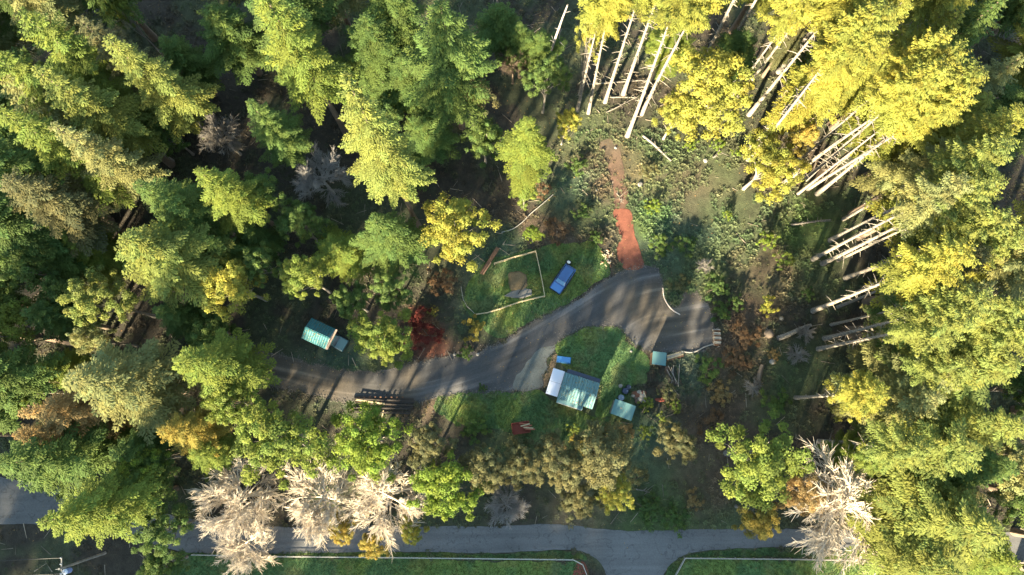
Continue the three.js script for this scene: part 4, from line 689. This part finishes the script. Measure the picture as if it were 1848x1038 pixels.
{ // dark timber stack below the driveway
  const t = thing('timber_stack', 'low stack of black timbers along the driveway\'s lower edge', 'timber', at(690, 732));
  for (let i = 0; i < 8; i++) mesh('timber', box(7.6 + hash(i, 2), 0.16, 0.2, (hash(i, 1) - 0.5) * 0.8, 0.1 + (i % 2) * 0.17 + 0.15 * hash(i, 5), -1.0 + i * 0.28, 0.03 * (hash(i, 3) - 0.5) - 0.03), i % 3 ? WOOD.dark : woodMat(0.06, 0.045, 0.036), t);
  for (let i = 0; i < 9; i++) mesh('block', box(0.24, 0.18, 0.16, -3.2 + i * 0.75, 0.34, -1.12), WOOD.brown, t);
}
{ // poles and frame by the hut
  const t = thing('pole_stack', 'dark heap of poles and old frames below the teal hut', 'timber', at(1213, 678)), R = mulberry(9);
  for (let i = 0; i < 13; i++) { const x = (R() - 0.5) * 1.8, a = (R() - 0.5) * 0.7 + 0.15, L = 1.2 + R() * 2; mesh('pole', bar(V(x - Math.sin(a) * L / 2, 0.1 + R() * 0.4, -Math.cos(a) * L / 2), V(x + Math.sin(a) * L / 2, 0.15 + R() * 0.6, Math.cos(a) * L / 2), 0.045, 0.03, 5), R() < 0.45 ? WOOD.grey : WOOD.dark, t); }
  for (const x of [-0.5, 0.3]) mesh('frame_board', box(0.5, 0.06, 2.6, x, 0.06, 0, 0.15), WOOD.dark, t);
}
{ // firewood stack at the pad
  const t = thing('firewood_stack', 'stack of split firewood at the turning pad\'s right corner', 'firewood', at(1293, 610)), R = mulberry(19);
  for (let i = 0; i < 44; i++) { const row = Math.floor(i / 11), k = i % 11; mesh('log', bar(V(-0.55 + R() * 0.1, 0.1 + row * 0.16, -1.1 + k * 0.21), V(0.5 - R() * 0.1, 0.1 + row * 0.16 + R() * 0.05, -1.1 + k * 0.21 + (R() - 0.5) * 0.15), 0.09, 0.08, 5), [WOOD.grey, WOOD.brown, BARK.rose][i % 3], t); }
  for (const z of [-1.3, 1.3]) mesh('stake', bar(V(0, -0.1, z), V(0.05, 1.0, z), 0.05, 0.04, 5), WOOD.grey, t);
}
{ // chopped wood by the mulch path
  const t = thing('chopped_wood', 'small heap of pale chopped wood left of the mulch path', 'firewood', at(1097, 468)), R = mulberry(29);
  for (let i = 0; i < 26; i++) { const x = (R() - 0.5) * 1.6, z = (R() - 0.5) * 2.2, a = R() * 6.28, y = 0.08 + R() * 0.22; mesh('billet', bar(V(x, y, z), V(x + Math.cos(a) * 0.42, y + (R() - 0.5) * 0.15, z + Math.sin(a) * 0.42), 0.07, 0.07, 5), [WOOD.pale, WOOD.grey, WOOD.brown][i % 3], t); }
}
function barrel(label, x, y, r, h, m) {
  const t = thing('barrel', label, 'barrel', at(x, y)); const pr = [[0, 0], [r * 0.92, 0], [r, 0.05], [r, h * 0.3], [r * 1.04, h * 0.33], [r, h * 0.36], [r, h * 0.64], [r * 1.04, h * 0.67], [r, h * 0.7], [r, h - 0.05], [r * 0.94, h], [r * 0.88, h - 0.03], [0, h - 0.03]];
  mesh('drum', new THREE.LatheGeometry(pr.map(q => new THREE.Vector2(...q)), 20), m, t); mesh('bung', new THREE.CylinderGeometry(0.05, 0.05, 0.03, 8).translate(r * 0.5, h - 0.01, 0), std(0.5, 0.5, 0.5, 0.5), t);
}
barrel('dark navy barrel behind the south-east shed', 1127, 706, 0.42, 1.0, std(0.015, 0.02, 0.06, 0.4));
barrel('second navy barrel touching the first behind the south-east shed', 1133, 699, 0.34, 0.95, std(0.02, 0.02, 0.04, 0.45));
barrel('slate grey tub at the corner of the south-east shed', 1120, 718, 0.42, 0.7, std(0.16, 0.2, 0.27, 0.5));
{ // scrap heap
  const t = thing('scrap_heap', 'rust brown heap of scrap and boards behind the south-east shed', 'heap', at(1150, 716)), R = mulberry(39);
  for (let i = 0; i < 16; i++) { const g = new THREE.IcosahedronGeometry(0.25 + 0.3 * R(), 1).scale(1, 0.5, 0.8); g.translate((R() - 0.5) * 1.7, 0.12 + R() * 0.25, (R() - 0.5) * 1.3); mesh('lump', g, [std(0.16, 0.06, 0.035), std(0.11, 0.07, 0.05), std(0.3, 0.25, 0.2)][i % 3], t); }
  for (let i = 0; i < 6; i++) mesh('board', box(0.14, 0.04, 1.3, 0.4 + i * 0.12, 0.4 + 0.03 * i, (R() - 0.5) * 0.6, R() * 0.6 - 0.2), i % 2 ? WOOD.pale : WOOD.grey, t);
}
{ // small rust heap further right
  const t = thing('rust_heap', 'small rust red heap beside the grey olive shrub', 'heap', at(1190, 722)), R = mulberry(49);
  for (let i = 0; i < 7; i++) mesh('lump', new THREE.IcosahedronGeometry(0.2 + 0.16 * R(), 1).scale(1.2, 0.5, 0.7).translate((R() - 0.5) * 1.2, 0.12, (R() - 0.5) * 0.4), std(0.22, 0.055, 0.035), t);
}
{ // blue tarp over a pallet
  const f = frame4([1006, 641], [1031, 645.5], [1030, 656], [1005, 653.5], 0.7), t = thing('tarp_covered_pallet', 'bright blue tarpaulin drawn over a low pallet beside the cabin', 'tarpaulin', f.pos, f.turn);
  const g = new THREE.PlaneGeometry(f.w + 0.5, f.l + 0.5, 26, 20); g.rotateX(-Math.PI / 2); const p = g.attributes.position;
  for (let i = 0; i < p.count; i++) { const x = p.getX(i), z = p.getZ(i), ex = Math.max(0, Math.abs(x) - f.w / 2 + 0.05), ez = Math.max(0, Math.abs(z) - f.l / 2 + 0.05), e = Math.max(ex, ez); p.setXYZ(i, x - Math.sign(x) * ex * 0.7, 0.62 - e * 1.7 + 0.07 * (fbm(x * 2 + 5, z * 2, 3) - 0.5), z - Math.sign(z) * ez * 0.7); } g.computeVertexNormals();
  mesh('tarpaulin', g, new THREE.MeshPhysicalMaterial({ color: new THREE.Color(0.07, 0.25, 0.55), roughness: 0.4, clearcoat: 0.2, side: THREE.DoubleSide }), t);
  for (let i = 0; i < 5; i++) mesh('slat', box(f.w - 0.1, 0.08, 0.14, 0, 0.36, -f.l / 2 + 0.12 + i * (f.l - 0.24) / 4), WOOD.grey, t); for (const s of [-1, 0, 1]) mesh('bearer', box(0.1, 0.3, f.l - 0.1, s * (f.w / 2 - 0.15), 0.17, 0), WOOD.grey, t);
}
{ // wood chip strip beside the cabin
  const P = outline([[997, 640], [1006, 640], [1004, 652], [1000, 668], [990, 684], [985, 698], [981, 700], [984, 680], [992, 660]], 0.08), list = [];
  for (let i = 0; i < 9000; i++) { const x = 3 + rng() * 6, z = -10 + rng() * 9; if (inside(x, z, P)) { const v = 0.5 + rng(); list.push([x, 0.05, z, 0.6 + rng(), rng() - 0.5, rng() * 6.28, rng() - 0.5, 0.24 * v, 0.16 * v, 0.09 * v]); } }
  scatter('wood_chips', 'brown wood chips strewn along the cabin\'s left side', 'wood chips', box(0.16, 0.04, 0.07), std(1, 1, 1), list);
}
{ // rusty box
  const t = thing('rusty_crate', 'rust red open crate with broken boards on the rough lawn', 'crate', at(940, 772), 0.15), m = std(0.20, 0.045, 0.03, 0.9);
  mesh('floor', box(2.4, 0.08, 1.5, 0, 0.1, 0), m, t); for (const z of [-0.75, 0.75]) mesh('side', box(2.4, 0.5, 0.07, 0, 0.36, z), m, t); for (const x of [-1.2, 1.2]) mesh('end', box(0.07, 0.5, 1.36, x, 0.36, 0), m, t);
  for (let i = 0; i < 5; i++) mesh('board', box(1.3, 0.04, 0.16, 0.5 + 0.2 * i * hash(i, 1), 0.6 + 0.04 * i, -0.5 + i * 0.22, 0.5 * (hash(i, 6) - 0.5)), i % 2 ? WOOD.pale : WOOD.red, t);
}
{ // garden plot: compost mound, slab and pole
  const mound = new THREE.SphereGeometry(1, 28, 12, 0, 6.283, 0, Math.PI / 2), p = mound.attributes.position; for (let i = 0; i < p.count; i++) { const x = p.getX(i), y = p.getY(i), z = p.getZ(i), k = 1 + 0.5 * (fbm(x * 2.5 + 4, z * 2.5 + y, 4) - 0.5); p.setXYZ(i, x * 1.4 * k, Math.max(-0.05, y * 0.4 * k - 0.03), z * 1.7 * k); } mound.computeVertexNormals();
  const mm = new THREE.MeshStandardMaterial({ map: tex(128, 128, (i, j) => { const v = 0.5 + fbm(i / 8, j / 8, 4); return [0.17 * v, 0.115 * v, 0.06 * v]; }), roughness: 1 }); mm.map.repeat.set(3, 2);
  const m = tag(mesh('compost_mound', mound, mm), 'brown compost mound inside the fenced plot', 'mound'); m.position.copy(at(934, 508)); m.rotation.y = 0.4;
  const s = thing('stone_slab', 'grey ragged stone slab at the compost mound\'s lower edge', 'stone', at(936, 531), 0.28), sh = new THREE.Shape([[-2, 0.3], [-0.8, -0.3], [0.4, -0.7], [1.7, -0.6], [1.9, 0.1], [0.9, 0.55], [-0.9, 0.6]].map(q => new THREE.Vector2(...q))), e = new THREE.ExtrudeGeometry(sh, { depth: 0.16, bevelEnabled: true, bevelSize: 0.05, bevelThickness: 0.04, bevelSegments: 1 }); e.rotateX(-Math.PI / 2); mesh('slab', e, std(0.15, 0.14, 0.13, 1, { bumpMap: grainTex, bumpScale: 0.03 }), s);
  pipe('garden_pole', 'thin dark pole lying across the compost mound', 'pole', [[935, 531, 0.3], [944, 517, 0.6], [951, 504, 0.5]], 0.05, WOOD.dark, 0);
}
// ---------------------------------------------------------------- fallen and leaning trunks
function log(label, a, b, ha, hb, ra, rb, bark = 'pale', name = 'fallen_log') {
  const p = at(...a, ha), q = at(...b, hb), t = thing(name, label, 'log', V(p.x, 0, p.z)), A = V(0, ha + (ha < 0.6 ? ra : 0), 0), B = V(q.x - p.x, hb + (hb < 0.6 ? rb : 0), q.z - p.z), d = B.clone().sub(A), pts = [], rr = [];
  for (let i = 0; i <= 7; i++) { const u = i / 7; pts.push(A.clone().addScaledVector(d, u).add(V(0.1 * Math.sin(u * 5), 0.05 * Math.sin(u * 7), 0.1 * Math.cos(u * 4)))); rr.push(ra + (rb - ra) * u); }
  mesh('bole', tube(pts, rr, 8, 0.2), BARK[bark], t);
  for (let i = 0; i < 7; i++) { const u = 0.2 + 0.75 * hash(i, a[0]), c = A.clone().addScaledVector(d, u), an = hash(i, a[1]) * 6.28, l = 0.5 + hash(i, 5); mesh('branch_stub', tube([c, c.clone().add(V(Math.cos(an) * l, 0.5 * l, Math.sin(an) * l))], [0.06, 0.015], 4), BARK[bark], t); }
}
log('dead pale trunk leaning in the shade left of the white trunks', [972, 146], [1026, 10], 0, 17, 0.26, 0.1, 'ash', 'dead_trunk');
log('thin dead trunk beside the leaning one in the shade', [1001, 120], [1014, 40], 0, 11, 0.14, 0.06, 'ash', 'dead_trunk');
log('short bare bole in the dark at the top edge', [898, 30], [897, -10], 0, 6, 0.2, 0.14, 'ash', 'dead_trunk');
log('pale fallen log at the clearing\'s right edge, left of the lowest boles', [1402, 610], [1464, 588], 0.1, 0.3, 0.36, 0.26);
log('thin fallen log across the mossy ground', [1427, 405], [1500, 398], 0.1, 0.25, 0.17, 0.1);
log('fallen pole at the foot of the white trunks, slanting right', [1094, 202], [1152, 176], 0.05, 0.2, 0.1, 0.07);
log('fallen pole crossing level behind the white trunks', [1100, 175], [1150, 178], 0.05, 0.2, 0.11, 0.08);
log('upper fallen pole crossing behind the leftmost white trunks', [1058, 152], [1170, 146], 0.05, 0.3, 0.1, 0.07);
log('grey fallen log running down through the dim clearing', [1160, 245], [1212, 292], 0.05, 0.15, 0.2, 0.12, 'grey');
log('mossy brown log lying on the bare earth of the clearing', [1360, 700], [1376, 660], 0.05, 0.15, 0.38, 0.3, 'brown');
log('pale branch lying by the red mulch path\'s upper end', [1112, 348], [1122, 366], 0.03, 0.05, 0.06, 0.04);
log('pale curved branch lying in the shade south-east of the cabin', [1142, 880], [1178, 892], 0.3, 0.2, 0.09, 0.05);
log('short pale log left of the yellow down-pointing crown', [1286, 284], [1300, 273], 0.05, 0.1, 0.16, 0.14);
// rocks
const ROCKS = [[1394, 653, 0.42, 'large white rock on the bare earth of the clearing'], [1097, 470, 0.2, 'pale rock beside the chopped wood'], [1111, 267, 0.2, 'pale rock at the top of the earth trail'], [1076, 344, 0.24, 'grey white rock left of the earth trail'], [1155, 333, 0.36, 'broad pale boulder right of the earth trail'], [1273, 290, 0.3, 'pale rock under the lime shrubs'], [1181, 365, 0.2, 'small white stone beside the lime patch'], [1120, 697, 0.28, 'cream stone at the top of the yellow grass strip'], [1387, 603, 0.6, 'brown-grey boulder above the white rock'], [1410, 575, 0.25, 'white stone near the lowest yellow shrub'], [862, 640, 0.22, 'white stone at the driveway\'s edge below the golden shrub'], [820, 640, 0.18, 'small white stone at the driveway\'s edge right of the red shrub'], [1139, 634, 0.18, 'small white stone left of the teal hut']];
ROCKS.forEach(([x, y, r, l], i) => { const g = new THREE.IcosahedronGeometry(r, 2), p = g.attributes.position; for (let k = 0; k < p.count; k++) { const v = V().fromBufferAttribute(p, k), f = 0.75 + 0.5 * fbm(v.x * 2 / r * 0.6 + i * 5 + 20, v.z * 1.2 / r + v.y / r + 20, 3); p.setXYZ(k, v.x * f * 1.15, v.y * f * 0.7, v.z * f); } g.computeVertexNormals(); const o = tag(mesh('rock', g, std(...(l.includes('brown') ? [0.17, 0.13, 0.1] : [0.24, 0.22, 0.2]), 1)), l, 'rock'); o.position.copy(at(x, y)); o.position.y = r * 0.25; o.rotation.y = i; });
// ---------------------------------------------------------------- utility poles and wires
function utilityPole(label, pos, h, withTank) {
  const t = thing('utility_pole', label, 'utility pole', pos, 0.12); mesh('pole', bar(V(0, -0.2, 0), V(0, h, 0), 0.19, 0.13, 10), WOOD.grey, t);
  const arm = mesh('crossarm', box(0.12, 0.14, 2.6, 0, h - 0.5, 0), WOOD.grey, t); for (const z of [-1.2, -0.5, 0.6, 1.2]) mesh('insulator', new THREE.CylinderGeometry(0.05, 0.07, 0.2, 8).translate(0, h - 0.33, z), std(0.6, 0.62, 0.68, 0.3), arm);
  mesh('brace', beam(V(0.08, h - 1.3, 0), V(0.08, h - 0.55, 0.8), 0.05, 0.03), WOOD.grey, t);
  if (withTank) { const k = mesh('transformer', new THREE.CylinderGeometry(0.32, 0.32, 0.95, 16).translate(0.1, h - 1.4, 0.52), std(0.25, 0.32, 0.62, 0.4), t); mesh('lid', new THREE.CylinderGeometry(0.2, 0.34, 0.1, 16).translate(0.1, h - 0.88, 0.52), std(0.6, 0.64, 0.75, 0.4), k); for (const z of [0.4, 0.64]) mesh('bushing', new THREE.CylinderGeometry(0.04, 0.05, 0.25, 8).translate(0.1, h - 0.72, z), std(0.6, 0.64, 0.75, 0.3), k); mesh('fuse', box(0.9, 0.05, 0.05, -0.45, h - 0.8, 0.1), whiteRail, t); }
  return t;
}
{
  const p0 = at(190, 998), p = V(p0.x, 0, p0.z); utilityPole('utility pole with a blue-white transformer at the lower left', p, 9.4, true);
  utilityPole('utility pole beyond the bottom edge, left of the side road', V(-30, 0, 34), 9.6); utilityPole('utility pole beyond the bottom edge, right of the side road', V(14, 0, 31.5), 9.6);
  const wire = (a, b, sag, label) => { const m = a.clone().lerp(b, 0.5); m.y -= sag; tag(mesh('power_line', new THREE.TubeGeometry(new THREE.QuadraticBezierCurve3(a, m, b), 24, 0.045, 5), std(0.02, 0.02, 0.02, 0.6)), label, 'cable'); };
  for (const [i, z] of [[0, -1.2], [1, 0.6], [2, 1.2]]) { const n = ['nearest', 'middle', 'farthest'][i]; wire(V(-30, 9.2, 34 + z), V(14, 9.2, 31.5 + z), 1.2, n + ' overhead cable between the poles beyond the bottom edge'); wire(V(p.x, 9.0, p.z + z), V(-95, 9.0, p.z + 2 + z), 0.6, n + ' overhead cable leaving the transformer pole to the left'); }
}
{ // red-brown planting bed in the lawn corner
  const P = outline([[1040, 1018], [1054, 1014], [1062, 1032], [1064, 1060], [1030, 1060]], 0.05); tag(mesh('planting_bed', sheet(P, 0.034), std(0.16, 0.05, 0.035, 1, { bumpMap: grainTex, bumpScale: 0.05 })), 'red-brown planting bed in the corner of the left-hand lawn', 'planting bed', null, 'structure');
}
{ // loose gravel along the edges of the drive and over it
  const list = []; for (let i = 0; i < 9000; i++) { const e = i % 3 === 0, k = Math.floor(rng() * driveP.length), [a, b] = driveP[k], sp = e ? 2.4 : 0.55, x = a + (rng() - 0.5) * 2 * sp * rng(), z = b + (rng() - 0.5) * 2 * sp * rng(), v = 0.6 + 0.9 * rng(); list.push([x, 0.035, z, 0.4 + rng() * rng() * 1.3, rng() * 3, rng() * 6, rng() * 3, 0.12 * v, 0.105 * v, 0.092 * v]); }
  scatter('loose_gravel', 'loose gravel crumbled along the edges of the driveway', 'gravel', new THREE.IcosahedronGeometry(0.06, 0), std(1, 1, 1), list);
}
// ---------------------------------------------------------------- undergrowth and litter
const clumpGeo = (seed, n, r, l) => { const S = new Soup(), R = mulberry(seed), d = V(), nn = V(); for (let i = 0; i < n; i++) { const a = R() * 6.28, e = 0.15 + R() * 1.0; d.set(Math.cos(a) * Math.cos(e), Math.sin(e), Math.sin(a) * Math.cos(e)); nn.set(-d.x * 0.6, 1, -d.z * 0.6); const v = 0.7 + 0.6 * R(), q = r * (0.2 + 0.8 * R()); leaf(S, { x: d.x * q, y: d.y * q * 0.8, z: d.z * q }, V(d.x, d.y - 0.35, d.z).normalize(), nn, l * (0.6 + 0.7 * R()), l * 0.28, [v, v, v]); } return S.geo(); };
const undergrowth = new THREE.MeshStandardMaterial({ color: 0xffffff, vertexColors: true, roughness: 1, side: THREE.DoubleSide });
{
  const clear = [driveP, roadP, pathP, apronP, ...lawns], blocked = (x, z) => clear.some(P => inside(x, z, P));
  const list = [], small = [], leaves = [];
  for (let i = 0; i < 110000; i++) {
    const x = X0 + rng() * (X1 - X0), z = Z0 + rng() * (Z1 - Z0), dens = fbm(x / 7 + 3, z / 7, 3); if (dens < 0.30 + 0.24 * rng() || blocked(x, z) || (inside(x, z, trailP) && rng() < 0.7)) continue;
    const c = earth(x, z), k = 1.15 + 0.6 * rng(), gr = fbm(x / 4, z / 4 + 30, 3) > 0.46 ? 1 : 0, s = 0.55 + 1.1 * rng() * rng();
    const col = gr ? [c[0] * 0.75 * k + 0.012, c[1] * 0.8 * k + 0.018, c[2] * 0.7 * k + 0.008] : [c[0] * k + 0.008, c[1] * k + 0.004, c[2] * k];
    (i % 3 ? small : list).push([x, 0, z, i % 3 ? s * 0.8 : s, 0, rng() * 6.28, 0, ...col]);
  }
  for (let i = 0; i < 4000; i++) { // denser brush in the clearing north-east of the drive
    const q = at(1040 + rng() * 420, 235 + rng() * 480), x = q.x, z = q.z, n = fbm(x / 3 + 11, z / 3 + 4, 3); if (n < 0.46 || blocked(x, z) || inside(x, z, trailP)) continue;
    const c = earth(x, z), k = 1.1 + 0.5 * rng(), gr = fbm(x / 5 + 70, z / 5, 3) > 0.47; list.push([x, 0, z, 0.6 + 0.8 * rng(), 0, rng() * 6.28, 0, ...(gr ? [c[0] * 0.7 * k + 0.008, c[1] * 0.8 * k + 0.016, c[2] * 0.7 * k + 0.008] : [c[0] * k + 0.006, c[1] * k + 0.003, c[2] * k])]);
  }
  scatter('undergrowth', 'low ferns and brambles covering the forest floor', 'undergrowth', clumpGeo(3, 40, 0.34, 0.2), undergrowth, list);
  scatter('ground_cover', 'small weeds and moss tufts over the forest floor', 'undergrowth', clumpGeo(4, 16, 0.17, 0.14), undergrowth, small);
  for (let i = 0; i < 14000; i++) { const x = X0 + rng() * (X1 - X0), z = Z0 + rng() * (Z1 - Z0), n = fbm(x / 5 + 60, z / 5, 3); if (n < 0.47) continue; const v = 0.5 + rng(); if (inside(x, z, roadP) && rng() < 0.9) continue; leaves.push([x, 0.05, z, 0.5 + rng(), (rng() - 0.5) * 0.8, rng() * 6.28, (rng() - 0.5) * 0.8, 0.20 * v, (0.11 + 0.05 * rng()) * v, 0.05 * v]); }
  const S = new Soup(); leaf(S, { x: -0.09, y: 0, z: 0 }, V(1, 0, 0), V(0, 1, 0), 0.18, 0.06, [1, 1, 1]);
  scatter('leaf_litter', 'fallen leaves scattered over the ground', 'leaf litter', S.geo(), undergrowth, leaves);
  const twigs = []; for (let i = 0; i < 2600; i++) { const x = X0 + rng() * (X1 - X0), z = Z0 + rng() * (Z1 - Z0); if (fbm(x / 6 + 90, z / 6, 3) < 0.45 || blocked(x, z)) continue; const v = 0.5 + rng(); twigs.push([x, 0.06, z, 0.5 + rng() * 1.4, (rng() - 0.5) * 0.2, rng() * 6.28, (rng() - 0.5) * 0.2, 0.26 * v, 0.21 * v, 0.16 * v]); }
  scatter('fallen_twigs', 'pale twigs lying about the forest floor', 'twigs', new THREE.CylinderGeometry(0.015, 0.035, 1.1, 4).rotateZ(Math.PI / 2), std(1, 1, 1), twigs);
}
renderer.render(scene, camera);
